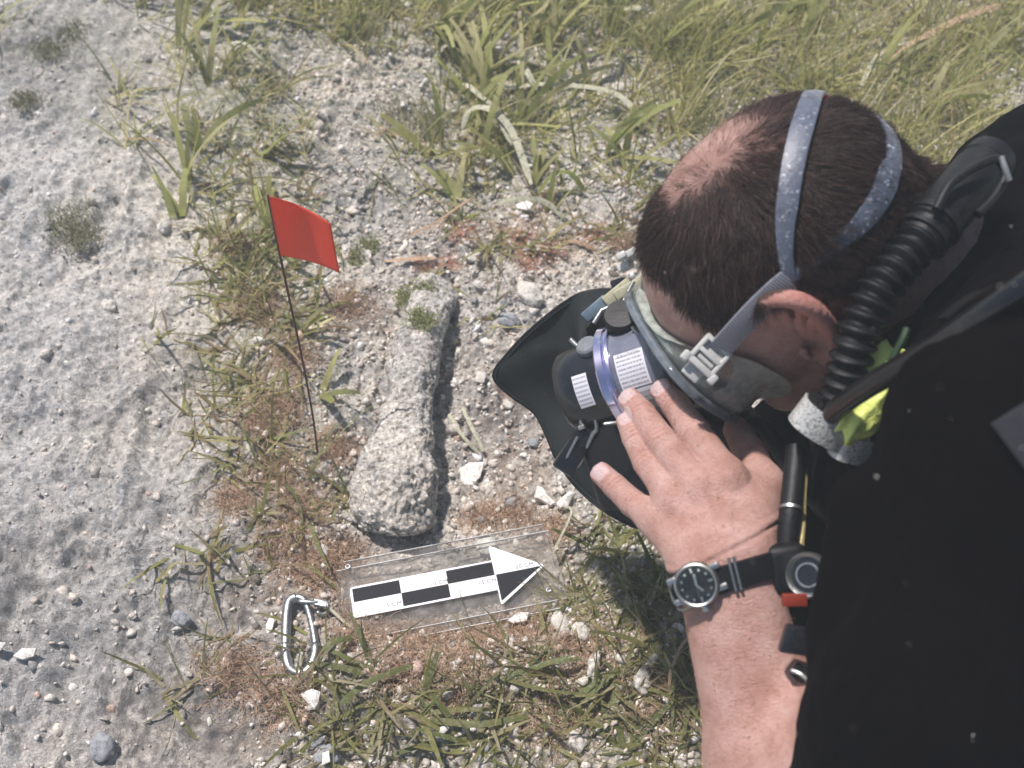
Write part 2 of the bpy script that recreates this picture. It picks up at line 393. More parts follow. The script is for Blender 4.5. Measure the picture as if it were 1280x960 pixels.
def grass(name, n, dens, L, wd, label, wts, lean=(.2, 1.2), az=None, k=1):
    # clumped
    nc = n//7; cen = scatter(nc, dens); idx = rng.integers(0, len(cen), n)
    xy = cen[idx, :2]+rng.normal(0, .009, (n, 2)); b = np.column_stack([xy, ground_h(xy[:, 0], xy[:, 1])-.003])
    a = rng.uniform(0, 2*math.pi, n) if az is None else rng.normal(az, 1.1, n)
    Ln = rng.uniform(*L, n); V, F = blades(b, a, Ln, rng.uniform(*wd, n), rng.uniform(*lean, n), rng.normal(.5, .5, n), 6, rng.normal(0, .7, n))
    V = lift(V); t = tones(n, GREENS, wts, .15)*k; t = np.repeat(np.column_stack([t, np.ones(n)]), 14, axis=0)
    o = mobj(name, V, F, MAT_LEAF, attrs={'tone': ('FLOAT_COLOR', t)}); return prop(o, label, 'seagrass', kind='stuff')
def d_top(px, py):
    r = .55*sstep(90, 0, py)*sstep(150, 260, px)
    r = np.maximum(r, .9*blob(px, py, 860, 80, 130, 90)); r = np.maximum(r, .9*blob(px, py, 1080, 60, 260, 110)); r = np.maximum(r, .7*blob(px, py, 620, 30, 330, 50))
    r = np.maximum(r, .35*blob(px, py, 290, 110, 90, 130)); r = np.maximum(r, .3*blob(px, py, 650, 170, 130, 60)); r = np.maximum(r, .9*blob(px, py, 1180, 170, 110, 90))
    return np.clip(r, 0, 1)
grass('thin_seagrass', 6000, d_top, (.03, .12), (.0012, .0032), 'thin olive green seagrass blades tangled over the far seabed', [3, 4, 2, 3, 1.2, 1.5], az=.6)
def d_mid(px, py):
    return (1-np.clip(2.5*blob(px, py, 560, 735, 165, 62, -11), 0, 1))*np.clip(.7*blob(px, py, 320, 380, 55, 170)+.5*blob(px, py, 340, 600, 70, 50)+.35*blob(px, py, 320, 720, 80, 50)+.25*blob(px, py, 430, 700, 60, 60)+.3*blob(px, py, 780, 240, 40, 60)+.2*blob(px, py, 560, 280, 140, 60), 0, 1)
grass('sparse_seagrass', 950, d_mid, (.02, .07), (.0014, .0042), 'sparse olive and brown seagrass wisps around the flag pin', [3, 2, 3, 2, 4, 1], lean=(.5, 1.4), k=.8)
def board_clear(px, py):
    return 1-np.clip(2.5*blob(px, py, 560, 735, 165, 62, -11), 0, 1)
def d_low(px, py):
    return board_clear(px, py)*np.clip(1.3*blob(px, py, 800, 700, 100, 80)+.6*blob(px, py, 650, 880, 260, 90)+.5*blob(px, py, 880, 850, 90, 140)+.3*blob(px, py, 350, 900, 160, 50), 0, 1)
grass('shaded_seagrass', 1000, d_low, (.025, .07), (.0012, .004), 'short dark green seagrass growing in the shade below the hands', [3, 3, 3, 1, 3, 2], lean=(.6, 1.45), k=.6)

# brown filamentous algae: fine threads
def curves_obj(name, Pts, rad, mat, parent=None, base=(0, 0, 0)):
    """Pts: (n, k, 3) world; rad: (n, k)"""
    n, k, _ = Pts.shape; hc = bpy.data.hair_curves.new(name); hc.add_curves([k]*n)
    loc = wloc(parent) if parent is not None else np.array(base, float)
    hc.attributes['position'].data.foreach_set('vector', (Pts-loc).astype(np.float32).ravel())
    a = hc.attributes.get('radius') or hc.attributes.new('radius', 'FLOAT', 'POINT'); a.data.foreach_set('value', rad.astype(np.float32).ravel())
    hc.materials.append(mat); o = bpy.data.objects.new(name, hc); col.objects.link(o)
    if parent is not None: o.parent = parent
    else: o.location = tuple(loc)
    return o
def thread_mat(name, a, b, rough=.7):
    m = M_(name); h = m.node('ShaderNodeHairInfo'); m.col(m.ramp(h.outputs['Random'], [(0, a), (1, b)])); m.set(Roughness=rough); return m.m
MAT_ALG = thread_mat('brown_algae', (.30, .19, .11), (.60, .43, .31)); MAT_ALGR = thread_mat('rust_algae', (.42, .18, .11), (.62, .36, .24))
def algae(name, spots, mat, label, per=170, L=.016, lab_cat='algae'):
    c = np.concatenate([np.tile([*G(px, py)[:2], r*.0009], (int(per*r/20), 1)) for px, py, r in spots]); m = len(c)
    p = np.column_stack([c[:, 0]+rng.normal(0, .55, m)*c[:, 2], c[:, 1]+rng.normal(0, .5, m)*c[:, 2], np.zeros(m)]); p[:, 2] = ground_h(p[:, 0], p[:, 1])-.001
    a = rng.uniform(0, 6.28, m); l = L*rng.uniform(.5, 1.4, m)/5; el = rng.uniform(.1, 1.3, m); ps = [p]
    for s_ in range(5):
        a = a+rng.normal(0, .5, m); el = np.maximum(-.1, el+rng.normal(-.1, .3, m)); p = p+l[:, None]*np.stack([np.cos(a)*np.cos(el), np.sin(a)*np.cos(el), np.sin(el)], -1); ps.append(p)
    A = np.stack(ps, 1); r = np.linspace(.00032, .00012, A.shape[1])[None]*np.ones((len(A), 1))
    h = ground_h(A[..., 0], A[..., 1])+.0005; A[:, 1:, 2] = np.maximum(A[:, 1:, 2], h[:, 1:])
    return prop(curves_obj(name, A, r, mat), label, lab_cat, kind='stuff')
algae('rust_algae', [(575, 290, 22), (560, 330, 14), (650, 300, 30), (660, 330, 18), (740, 290, 22), (690, 315, 16), (530, 330, 12), (645, 480, 14)], MAT_ALGR, 'rust coloured thread algae in tufts beyond the buried find', 200, .011)
algae('brown_algae', [(435, 385, 26), (420, 560, 24), (330, 400, 30), (370, 460, 30), (300, 330, 24), (350, 520, 34), (350, 600, 30), (300, 640, 25), (425, 700, 30), (400, 720, 30), (450, 790, 36), (520, 800, 34), (590, 810, 40), (650, 790, 30), (500, 850, 30), (570, 870, 36), (360, 690, 30), (690, 660, 22), (330, 540, 22), (380, 640, 30), (640, 640, 22), (600, 640, 18), (730, 820, 36), (360, 880, 34), (300, 850, 34), (690, 900, 40), (820, 880, 40), (780, 300, 20), (680, 250, 16)], MAT_ALG, 'brown feathery algae fringing the scale board and flag pin', 360, .015)

# broad turtle-grass shoots, one thing each, every leaf a part
def shoot(px, py, n, L, label, cat='seagrass shoot', az=None, spread=1.0, wd=(.006, .0095), lean=(.25, .95), pal=None, group=None, bend=.7):
    g = G(px, py); base = np.array([g[0], g[1], float(ground_h(g[0], g[1]))]); t = thing('seagrass_shoot', label, cat, base, group)
    for i in range(n):
        a = (az if az is not None else random.uniform(0, 6.28))+random.gauss(0, spread)
        b = base+np.array([random.gauss(0, .003), random.gauss(0, .003), -.003]); Li = L*random.uniform(.7, 1.15)
        V, F = blades(b[None], np.array([a]), np.array([Li]), np.array([random.uniform(*wd)]), np.array([random.uniform(*lean)]), np.array([random.gauss(bend, .3)]), 10, np.array([random.gauss(0, .5)]), .55)
        V = lift(V, .002); tn = tones(1, pal or GREENS[:4], [1]*len(pal or GREENS[:4]), .12)
        o = mobj('leaf', V, F, MAT_LEAF, t, attrs={'tone': ('FLOAT_COLOR', np.repeat(np.column_stack([tn, [[1]]]), len(V), axis=0))})
    return t
SH = [
 (185, 40, 5, .13, 'broad olive seagrass shoot at the upper left, leaning over grey sand', 1.2),
 (235, 85, 5, .13, 'tall seagrass shoot with upright leaves right of the grey upper left sand', 1.4),
 (300, 60, 4, .14, 'seagrass shoot near the top edge, left of the bright sand strip', .9),
 (268, 135, 4, .10, 'seagrass shoot with a curved leaf hooping over upper left litter', 2.2),
 (255, 215, 4, .09, 'green seagrass shoot up and left of the red flag', 1.3),
 (245, 255, 3, .08, 'bright green leaf tuft just left of the red flag', 1.7),
 (232, 300, 3, .07, 'short seagrass shoot lower left of the red flag', 2.0),
 (330, 215, 4, .08, 'arching seagrass shoot directly above the red flag', .4),
 (345, 310, 4, .07, 'looped seagrass leaves behind the top of the flag pin', 2.5),
 (375, 350, 3, .06, 'seagrass shoot beside the flag pin below the flag cloth', 1.0),
 (385, 430, 3, .05, 'small green shoot halfway down the flag pin', .3),
 (400, 500, 3, .06, 'fallen green shoot near the foot of the flag pin', .1),
 (430, 60, 4, .12, 'seagrass shoot at the top, right of the bright sand strip', 1.1),
 (480, 30, 5, .14, 'thick clump of upright seagrass at the top left of centre', 1.3),
 (560, 60, 5, .14, 'seagrass clump at the top centre with crossing leaves', 1.0),
 (585, 120, 5, .12, 'seagrass shoot with a long leaf reaching right toward the diver', .3),
 (600, 150, 4, .10, 'seagrass shoot beside the pale dead leaves', 1.9),
 (570, 245, 4, .08, 'upright seagrass shoot below the pale dead leaves', 1.6),
 (640, 215, 4, .09, 'seagrass shoot bending left from the hooked dead leaf', 3.0),
 (665, 230, 4, .08, 'green seagrass shoot right of the hooked dead leaf', .8),
 (685, 260, 3, .07, 'curved seagrass leaf low over the rust algae', .2),
 (540, 195, 3, .08, 'seagrass shoot leaning left above the grey pebbles', 2.6),
 (690, 70, 5, .13, 'dense seagrass clump left of the thin grass meadow', 1.0),
 (760, 50, 5, .13, 'seagrass clump at the top between meadow and centre', 1.4),
 (780, 210, 3, .07, 'small shoot close to the left of the diver\'s forehead', 1.2),
 (860, 40, 4, .12, 'broad leaves rising through the thin meadow at the top', 1.0),
 (1000, 60, 4, .13, 'broad shoot in the meadow behind the diver\'s crown', .9),
 (1090, 110, 5, .12, 'leafy shoot behind the back of the diver\'s head', .6),
 (1150, 150, 5, .10, 'leafy shoot in the gap between head and black collar', .5),
 (1210, 90, 4, .12, 'seagrass shoot at the upper right above the black collar', .5),
 (470, 850, 4, .06, 'short green shoot below the scale board at left', 2.2),
 (520, 900, 5, .07, 'dark green shoot spreading low under the scale board', .4),
 (590, 935, 5, .08, 'dark green shoot at the bottom edge near the middle', 2.8),
 (640, 860, 4, .06, 'green leaves lying flat right of the bottom clump', .2),
 (700, 900, 4, .07, 'green shoot among white rubble at the bottom right', .7),
 (780, 940, 4, .07, 'green shoot at the bottom edge left of the forearm', 1.8),
 (830, 830, 4, .07, 'shaded green shoot beside the forearm', 2.3),
 (760, 690, 4, .06, 'shaded shoot right of the arrow tip', 1.5),
 (830, 760, 4, .06, 'shaded shoot left of the wristwatch', 2.0),
 (860, 900, 4, .06, 'olive shoot close against the bottom of the forearm', 1.5),
]
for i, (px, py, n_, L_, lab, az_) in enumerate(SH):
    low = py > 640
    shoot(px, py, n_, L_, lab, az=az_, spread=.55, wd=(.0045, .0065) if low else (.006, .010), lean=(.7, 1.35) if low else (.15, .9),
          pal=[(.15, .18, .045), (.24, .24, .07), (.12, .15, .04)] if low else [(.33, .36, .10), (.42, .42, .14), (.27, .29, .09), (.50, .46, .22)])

GL = 'broad seagrass shoots crowding the top of the meadow'
for k in range(46):
    px, py = (random.uniform(190, 1270), random.uniform(-45, 60)) if k < 30 else (random.gauss(650, 90), random.uniform(60, 200))
    shoot(px, py, random.choice((3, 4, 5)), random.uniform(.08, .14), 'one of the many broad olive seagrass shoots at the top of the meadow', az=random.gauss(.9, .8), spread=.6, wd=(.006, .0105), lean=(.1, 1.25), pal=[(.33, .36, .10), (.42, .42, .14), (.27, .29, .09), (.50, .46, .22)], group=GL)
# single dead or fallen leaves
def strip(name, pp, wd, mat, label, cat, z=.012, arch=.01, tone=None, group=None):
    pts = np.array([G(a, b) for a, b in pp]); pts = catmull(pts, 16)
    t = np.linspace(0, 1, 16); hh = ground_h(pts[:, 0], pts[:, 1])
    pts[:, 2] = np.maximum(hh+.003, z*0+hh.mean()+z+arch*np.sin(t*math.pi))
    T = np.gradient(pts, axis=0); T /= np.linalg.norm(T, axis=1)[:, None]; S = np.cross(T, [0, 0, 1.]); S /= np.linalg.norm(S, axis=1)[:, None]; U_ = np.cross(S, T); ro = (random.uniform(-.5, .5)+random.uniform(-.8, .8)*t)[:, None]; S = S*np.cos(ro)+U_*np.sin(ro)
    ww = wd*.5*np.clip(np.minimum(t*14+.4, (1-t)*10+.45), 0, 1); up = np.cross(S, T)
    V = []; F = []
    for i in range(16): V += [pts[i]-S[i]*ww[i], pts[i]-up[i]*.0003, pts[i]+S[i]*ww[i], pts[i]+up[i]*.0003]
    for i in range(15):
        for k in range(4): F.append((i*4+k, i*4+(k+1) % 4, i*4+4+(k+1) % 4, i*4+4+k))
    F += [(3, 2, 1, 0), (60, 61, 62, 63)]
    V = np.array(V); o = mobj(name, V, F, mat, smooth=False, base=pts[0], attrs={'tone': ('FLOAT_COLOR', np.tile([*(tone or (.3, .3, .1)), 1], (len(V), 1)))})
    return prop(fixn(o), label, cat, group)
strip('dead_leaf', [(583, 128), (600, 150), (618, 168), (640, 205)], .0085, MAT_DEAD, 'straight pale dead leaf slanting down beside the long green leaf', 'dead leaf', .03, .012)
strip('dead_leaf', [(578, 175), (590, 167), (615, 175), (640, 195), (664, 245)], .009, MAT_DEAD, 'hooked pale speckled dead leaf arching over the centre grass', 'dead leaf', .022, .03)
strip('dead_leaf', [(618, 122), (640, 135), (680, 134), (760, 140), (800, 165)], .008, MAT_DEAD, 'long bleached brown leaf pointing right toward the diver', 'dead leaf', .02, .012)
strip('dead_leaf', [(648, 103), (658, 125), (670, 140)], .009, MAT_DEAD, 'short pale leaf end crossing the long bleached leaf', 'dead leaf', .03, .01)
strip('dead_leaf', [(545, 88), (575, 68), (598, 60)], .010, MAT_DEAD, 'wide bleached leaf lying on sand at the top centre', 'dead leaf', .01, .01)
strip('dead_leaf', [(620, 258), (650, 257), (680, 260), (705, 275)], .007, MAT_DEAD, 'pale leaf lying over the rust algae', 'dead leaf', .008, .008)
strip('dead_leaf', [(222, 8), (240, 18), (255, 24)], .008, MAT_DEAD, 'curled white dead leaf at the upper left', 'dead leaf', .05, .012)
strip('dead_leaf', [(300, 95), (320, 105), (340, 120)], .009, MAT_DEAD, 'blunt pale leaf in the upper left grass', 'dead leaf', .03, .01)
strip('fallen_leaf', [(640, 122), (690, 112), (740, 97), (780, 75)], .0085, MAT_LEAF, 'long green leaf lying out to the right of the centre shoot', 'fallen leaf', .02, .015, (.27, .30, .08))
strip('fallen_leaf', [(672, 248), (690, 238), (712, 236), (730, 245)], .008, MAT_LEAF, 'short arched bright green leaf left of the forehead', 'fallen leaf', .01, .02, (.26, .30, .06))
strip('fallen_leaf', [(400, 600), (470, 540), (520, 530)], .0025, MAT_LEAF, 'thin green stalk lying across the find', 'fallen leaf', .05, .01, (.25, .28, .07))
strip('twig', [(480, 330), (500, 330), (545, 325)], .006, MAT_ROOT, 'rusty orange root lying beyond the find', 'root', .004, .004)
strip('twig', [(510, 300), (545, 290), (590, 252)], .0028, MAT_ROOT, 'thin pale curved root beyond the find', 'root', .006, .01)
strip('root', [(700, 300), (720, 305), (745, 312)], .005, MAT_ROOT, 'short orange root left of the diver\'s hair', 'root', .004, .004)
strip('driftwood_stick', [(1250, 25), (1210, 40), (1160, 65), (1110, 95), (1100, 110)], .009, MAT_ROOT, 'long brown stick lying in the meadow at the upper right', 'stick', .03, .01)
strip('driftwood_stick', [(1160, 65), (1120, 75), (1090, 90), (1070, 125)], .006, MAT_DEAD, 'forked grey stick under the long brown stick', 'stick', .025, .01)
strip('driftwood_stick', [(820, 40), (800, 35), (770, 32)], .009, MAT_DEAD, 'pale stick at the left of the top meadow', 'stick', .03, .004)
strip('fallen_leaf', [(560, 510), (578, 540), (598, 560)], .004, MAT_DEAD, 'pale twig in the hollow right of the find', 'twig', .004, .004)
strip('fallen_leaf', [(577, 500), (590, 530), (604, 556)], .004, MAT_DEAD, 'second pale twig nearest the camera hood in the hollow', 'twig', .004, .006)
strip('driftwood_stick', [(925, 802), (860, 812), (835, 850), (832, 870)], .003, MAT_ROOT, 'bent root left of the forearm in shade', 'root', .012, .012)
strip('fallen_leaf', [(690, 700), (712, 660), (705, 640)], .003, MAT_DEAD, 'thin pale stem curling by the arrow tip', 'stem', .012, .02)
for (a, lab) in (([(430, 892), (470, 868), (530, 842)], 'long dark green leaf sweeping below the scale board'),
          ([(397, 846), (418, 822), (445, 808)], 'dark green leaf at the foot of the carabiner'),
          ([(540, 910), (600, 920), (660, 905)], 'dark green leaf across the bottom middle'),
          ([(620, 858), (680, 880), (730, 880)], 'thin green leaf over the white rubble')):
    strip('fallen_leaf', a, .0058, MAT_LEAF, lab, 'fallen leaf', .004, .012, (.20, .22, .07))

# ------------------------------------------------------------------ stones and shell pieces
def stone(px, py, size, mat, label, cat='stone', name='pebble', flat=.6, ang=None, seed=0, zoff=.08):
    V0, F0 = ico(3); g = G(px, py); z = float(ground_h(g[0], g[1])); q = V0*1.0
    q = q*(1+.55*fbm(V0*1.5+seed*7, 3, seed)[:, None]+.12*fbm(V0*6+seed, 2, seed)[:, None])
    q = q*np.array([size[0], size[1], size[0]*flat]); a = ang if ang is not None else random.uniform(0, 3); c, s = math.cos(a), math.sin(a)
    q = q@np.array([[c, s, 0], [-s, c, 0], [0, 0, 1]]); base = np.array([g[0], g[1], z+size[0]*flat*zoff])
    return prop(mobj(name, q+base, F0, mat, base=base), label, cat)
def shard(px, py, poly, mat, label, cat='shell', name='shell_fragment', th=.0025, tilt=(0, 0), z=.006):
    """flat broken piece; poly given as outline in photo pixels relative to px,py"""
    c = G(px, py); h = float(ground_h(c[0], c[1])); V = []; n = len(poly); R = np.array([(G(px+a, py+b)-c)[:2] for a, b in poly])
    for lvl, k in ((0, .9), (th*.5, 1.), (th, .93)):
        for (x, y) in R: V.append((c[0]+x*k, c[1]+y*k, h+z+lvl+x*tilt[0]+y*tilt[1]))
    V.append((c[0], c[1], h+z+th*1.6)); F = [tuple(range(n-1, -1, -1))]
    for L_ in (0, 1):
        for i in range(n): j = (i+1) % n; F.append((L_*n+i, L_*n+j, (L_+1)*n+j, (L_+1)*n+i))
    for i in range(n): F.append((2*n+i, 2*n+(i+1) % n, 3*n))
    return prop(fixn(mobj(name, V, F, mat, smooth=False, base=(c[0], c[1], h))), label, cat)
MAT_PALE = pale_mat('pale_rock', (.55, .52, .46))
ST = [(637, 402, .012, .009, MAT_GREY, 'smooth grey pebble just left of the camera hood'),
 (629, 378, .006, .006, MAT_GREY, 'small round grey pebble above the smooth one'),
 (662, 372, .013, .020, MAT_PALE, 'upright pale rock lump beside the grey pebble'),
 (590, 322, .007, .007, MAT_PALE, 'round white pebble among rust algae'), (598, 360, .006, .005, MAT_PALE, 'cream pebble right of the find\'s far end'),
 (600, 225, .009, .008, MAT_GREY, 'grey pebble below the dead leaves'), (610, 170, .008, .005, MAT_PALE, 'pale knob under the straight dead leaf'),
 (775, 112, .011, .009, MAT_PALE, 'rounded olive tinted stone under the long green leaf'),
 (636, 497, .007, .006, MAT_PALE, 'pale pebble left of the hood edge'), (667, 545, .006, .006, MAT_GREY, 'dark pebble below the hood'),
 (640, 623, .006, .006, MAT_GREY, 'grey pebble between shell shard and white coral'), (570, 396, .009, .006, MAT_GREY, 'dark lump touching the right of the find'),
 (409, 948, .011, .009, MAT_GREY, 'bluish grey stone at the bottom edge left'), (398, 928, .008, .009, MAT_GREY, 'dark grey stone above the bluish one'),
 (145, 952, .011, .010, MAT_GREY, 'grey stone at the bottom left edge'), (700, 786, .014, .009, MAT_PALE, 'white stone below the arrow head'),
 (725, 800, .010, .008, MAT_PALE, 'second white stone right of the one below the arrow'), (560, 873, .007, .007, MAT_PALE, 'whitish stone under the board centre'),
 (505, 880, .005, .006, MAT_PALE, 'tiny white stone in the brown algae'), (740, 845, .012, .006, MAT_PALE, 'flat pale stone among lower right rubble'),
 (690, 845, .010, .006, MAT_PALE, 'long pale stone left of the flat one'), (800, 862, .012, .008, MAT_PALE, 'pale stone halfway to the forearm'),
 (640, 920, .010, .007, MAT_PALE, 'pale stone near the bottom middle'), (720, 935, .011, .008, MAT_PALE, 'pale stone at the bottom right of middle'),
 (870, 920, .012, .007, MAT_PALE, 'striped pale stone against the forearm'), (610, 600, .009, .007, MAT_PALE, 'cream stone below the white shell shard'),
 (215, 312, .010, .008, MAT_PALE, 'pale knob with a dark hollow left of the flag'), (150, 410, .009, .007, MAT_PALE, 'crusted knob in the left sand'),
 (600, 900, .009, .008, MAT_GREY, 'greyish stone in lower grass'), (235, 790, .010, .007, MAT_GREY, 'grey lump left of the carabiner')]
for i, (a, b, s1, s2, mt, lab) in enumerate(ST): stone(a, b, (s1, s2), mt, lab, seed=i+1, name='pebble' if s1 < .011 else 'stone')
shard(592, 584, [(-18, -8), (-6, -13), (14, -12), (8, 6), (-4, 14), (-17, 10)], MAT_SHELL, 'white angular shell shard with a notched edge in the hollow', tilt=(.2, .2))
shard(683, 619, [(-12, -14), (-4, -11), (0, 2), (12, 8), (6, 12), (-8, 4), (-15, 2)], MAT_SHELL, 'branched white coral piece below the hood', 'coral', 'coral_fragment', .006, z=.003)
shard(708, 626, [(-14, 6), (-4, -3), (4, -10), (12, -8), (6, 0), (2, 10), (-8, 12)], MAT_SHELL, 'forked white coral piece touching the camera\'s shadow', 'coral', 'coral_fragment', .006, z=.003)
shard(395, 884, [(-14, -4), (0, -10), (12, -6), (8, 8), (3, 14), (-6, 6)], MAT_SHELL, 'white triangular shell chip below the carabiner', tilt=(.1, .3))
shard(341, 786, [(-4, 14), (-6, 2), (2, -14), (6, -2), (3, 10)], MAT_SHELL, 'slim white shell chip left of the carabiner', tilt=(.4, 0))
shard(62, 847, [(-16, 4), (-4, -5), (14, -5), (10, 4), (-4, 8)], MAT_SHELL, 'white almond shaped shell at the lower left', tilt=(0, .2))
shard(30, 842, [(-14, 4), (0, -4), (14, -3), (6, 6)], MAT_SHELL, 'pale shell chip left of the almond shaped shell', tilt=(0, .2))
shard(410, 957, [(-4, 8), (-3, -8), (6, -10), (7, 4)], MAT_SHELL, 'upright white shell chip at the bottom edge', tilt=(.3, .1))
shard(655, 262, [(-12, -6), (0, -8), (12, 2), (6, 8), (-8, 3)], MAT_SHELL, 'rounded pale shell half buried in algae', tilt=(.3, 0))
shard(775, 395, [(-10, 5), (6, -6), (8, 5)], MAT_SHELL, 'pale chip behind the camera', tilt=(.2, 0))
shard(545, 760, [(-20, 6), (-6, -8), (16, -6), (20, 6), (0, 12)], MAT_SHELL, 'flat pale shell under the clear board', th=.002, z=.0)
shard(648, 776, [(-14, 5), (0, -5), (14, -4), (10, 7), (-6, 9)], MAT_SHELL, 'flat pale chip just under the board edge', tilt=(.1, 0))
shard(600, 470, [(-8, 4), (-3, -8), (9, -4), (5, 7)], MAT_PALE, 'small grey shell chip between find and hood', tilt=(.2, .2))

# ------------------------------------------------------------------ the encrusted find
cl = [(545, 352, 27, .004), (535, 385, 29, .011), (524, 430, 30, .016), (515, 475, 29, .019), (508, 520, 31, .020), (503, 560, 38, .022), (497, 600, 47, .022), (490, 638, 50, .018), (488, 668, 46, .004)]
pc = []; rc = []
for (a, b, r, z) in cl:
    g = G(a, b, z-.007); pc.append(g); rc.append(r/FPX*np.linalg.norm(g-CO))
pc = catmull(pc, 340); rcx = catmull(np.array(rc)[:, None]*np.ones((1, 3)), 340)[:, 0]
T = np.gradient(pc, axis=0); T /= np.linalg.norm(T, axis=1)[:, None]; nA = 230; V = np.zeros((340, nA, 3))
th = np.linspace(0, 2*math.pi, nA, endpoint=False)
for i in range(340):
    s = unit(np.cross(T[i], [0, 0, 1.])); u = np.cross(s, T[i]); e = 1
    t_ = i/339; e = math.sqrt(max(0.02, 1-max(0, (.05-t_)/.05)**2))*math.sqrt(max(0.02, 1-max(0, (t_-.93)/.07)**2))
    V[i] = pc[i]+rcx[i]*e*(np.cos(th)[:, None]*s+.85*np.sin(th)[:, None]*u)
dirs = V-pc[:, None]; dirs /= np.linalg.norm(dirs, axis=2)[..., None]
q = V.reshape(-1, 3); along = np.repeat(np.linspace(0, 1, 340), nA)
nz = .008*fbm(q*17, 2, 49)+.006*fbm(q*36, 4, 51)-.003*sstep(.15, .4, fbm(q*28, 2, 67))+.0035*np.abs(fbm(q*95, 4, 55))*(1+1.2*sstep(.5, .8, along))+.0013*fbm(q*300, 2, 58)-.004*np.clip(fbm(q*48, 3, 63)-.25, 0, 1)*3
V = (q+dirs.reshape(-1, 3)*nz[:, None])
i, j = np.meshgrid(np.arange(339), np.arange(nA), indexing='ij'); jj = (j+1) % nA
F = np.stack([i*nA+j, i*nA+jj, (i+1)*nA+jj, (i+1)*nA+j], -1).reshape(-1, 4)
find = thing('encrusted_artifact', 'pale encrusted tapering artifact half buried, flared toward the scale board', 'artifact', G(510, 520))
fixn(mobj('encrusted_body', V, F, MAT_CONC, find))
def moss_on(spots, name, label, mat, L=.006, per=220):
    out = []
    for (px, py, r, z) in spots:
        c = G(px, py, z)
        for k in range(per):
            a = random.uniform(0, 6.28); el = random.uniform(.1, 1.4); p = c+np.array([random.gauss(0, r*.0005), random.gauss(0, r*.0005), -.002]); ps = [p]
            for s in range(4):
                a += random.gauss(0, .5); p = p+L*random.uniform(.6, 1.2)/4*np.array([math.cos(a)*math.cos(el), math.sin(a)*math.cos(el), math.sin(el)]); ps.append(p)
            out.append(ps)
    A = np.array(out); r = np.linspace(.0006, .0003, 5)[None]*np.ones((len(A), 1)); return prop(curves_obj(name, A, r, mat), label, 'algae', kind='stuff')
MAT_MOSS = thread_mat('green_moss', (.20, .22, .08), (.38, .38, .20))
MAT_MOSS2 = thread_mat('olive_moss', (.20, .19, .11), (.34, .32, .21))
moss_on([(528, 362, 14, .025), (520, 395, 13, .04), (535, 400, 12, .04), (505, 372, 12, .02), (460, 305, 14, .012), (445, 320, 14, .01)], 'green_algae', 'soft green algae growing on the far end of the find', MAT_MOSS)
moss_on([(85, 275, 30, .055), (100, 295, 22, .055), (500, 140, 40, .012), (540, 150, 30, .012), (330, 105, 26, .03), (395, 165, 22, .01), (80, 40, 30, .06), (30, 125, 18, .06), (60, 60, 26, .06)], 'moss_clump', 'dull olive algae clumps on the left sand', MAT_MOSS2, .006, 420)

# ------------------------------------------------------------------ scale board with arrow
ZB = .016
lm, tip = G(439.5, 753, ZB), G(681, 706, ZB); eu = unit(tip-lm); ev = np.cross([0, 0, 1.], eu); ez = np.array([0, 0, 1.]); LEN = np.linalg.norm(tip-lm)
def BL(u, v, z=0): return lm+eu*u+ev*v+ez*z
M_WHITE = simple('white_print', (.80, .78, .80), .35, var=.03, vs=40); M_BLACK = simple('black_print', (.012, .012, .016), .6, var=.2, spec=.15)
M_ACR = clear('acrylic', (.975, .975, .97), .045, (.62, .59, .56), .06, .12); M_STEEL = simple('steel', (.38, .39, .38), .42, 1, .15, 500, .0003, 400)
M_TXT = simple('print_grey', (.05, .05, .07), .6); M_CORD = simple('cord', (.55, .5, .36), .8, bump=.0006, bs=1500)
board = thing('scale_board', 'clear acrylic board carrying a black and white centimetre arrow', 'scale board', BL(.09, 0, -ZB))
sw = np.linalg.norm(G(437, 734, ZB)-G(442, 772, ZB))/2; hw = np.linalg.norm(G(609, 682, ZB)-G(629, 756, ZB))/2; su = LEN-np.linalg.norm(G(681, 706, ZB)-(G(613, 699, ZB)+G(624, 739, ZB))/2)
def plate(u0, u1, v0, v1, z0, z1, name, bev=.0006):
    V, F = rbox(BL((u0+u1)/2, (v0+v1)/2, (z0+z1)/2), (eu, ev, ez), ((u1-u0)/2, (v1-v0)/2, (z1-z0)/2), bev); return mobj(name, V, F, M_ACR, board, smooth=False)
plate(-.012, .200, -.036, .036, -.0052, -.0022, 'upper_plate')
plate(-.004, .196, -.043, .046, -.0088, -.0060, 'lower_plate')
M_EDGE_GLOW = simple('painted_edge_glow', (.58, .58, .56), .2, var=.25, vs=60)  # pale strips along the plates: acrylic edge glow painted in as colour
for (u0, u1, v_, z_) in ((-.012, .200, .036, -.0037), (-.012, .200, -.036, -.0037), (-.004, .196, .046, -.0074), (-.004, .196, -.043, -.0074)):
    V, F = rbox(BL((u0+u1)/2, v_+.0005*(1 if v_ > 0 else -1), z_), (eu, ev, ez), ((u1-u0)/2-.001, .0003, .0011), 0); mobj('edge_glow_strip', V, F, M_EDGE_GLOW, board, smooth=False)
def prism(poly, z0, z1, name, mat, parent):
    n = len(poly); V = [BL(u, v, z) for z in (z0, z1) for u, v in poly]; F = [tuple(range(n-1, -1, -1)), tuple(range(n, 2*n))]+[(i, (i+1) % n, n+(i+1) % n, n+i) for i in range(n)]
    return fixn(mobj(name, V, F, mat, parent, smooth=False))
def rounded(poly, r, idx):
    out = []
    for i, p in enumerate(poly):
        p = np.array(p); a = np.array(poly[i-1]); b = np.array(poly[(i+1) % len(poly)])
        if i in idx:
            da, db = unit(a-p), unit(b-p)
            for t in np.linspace(0, 1, 6): A_, B_ = p+da*r, p+db*r; out.append(tuple((1-t)**2*A_+2*t*(1-t)*p+t*t*B_))
        else: out.append(tuple(p))
    return out
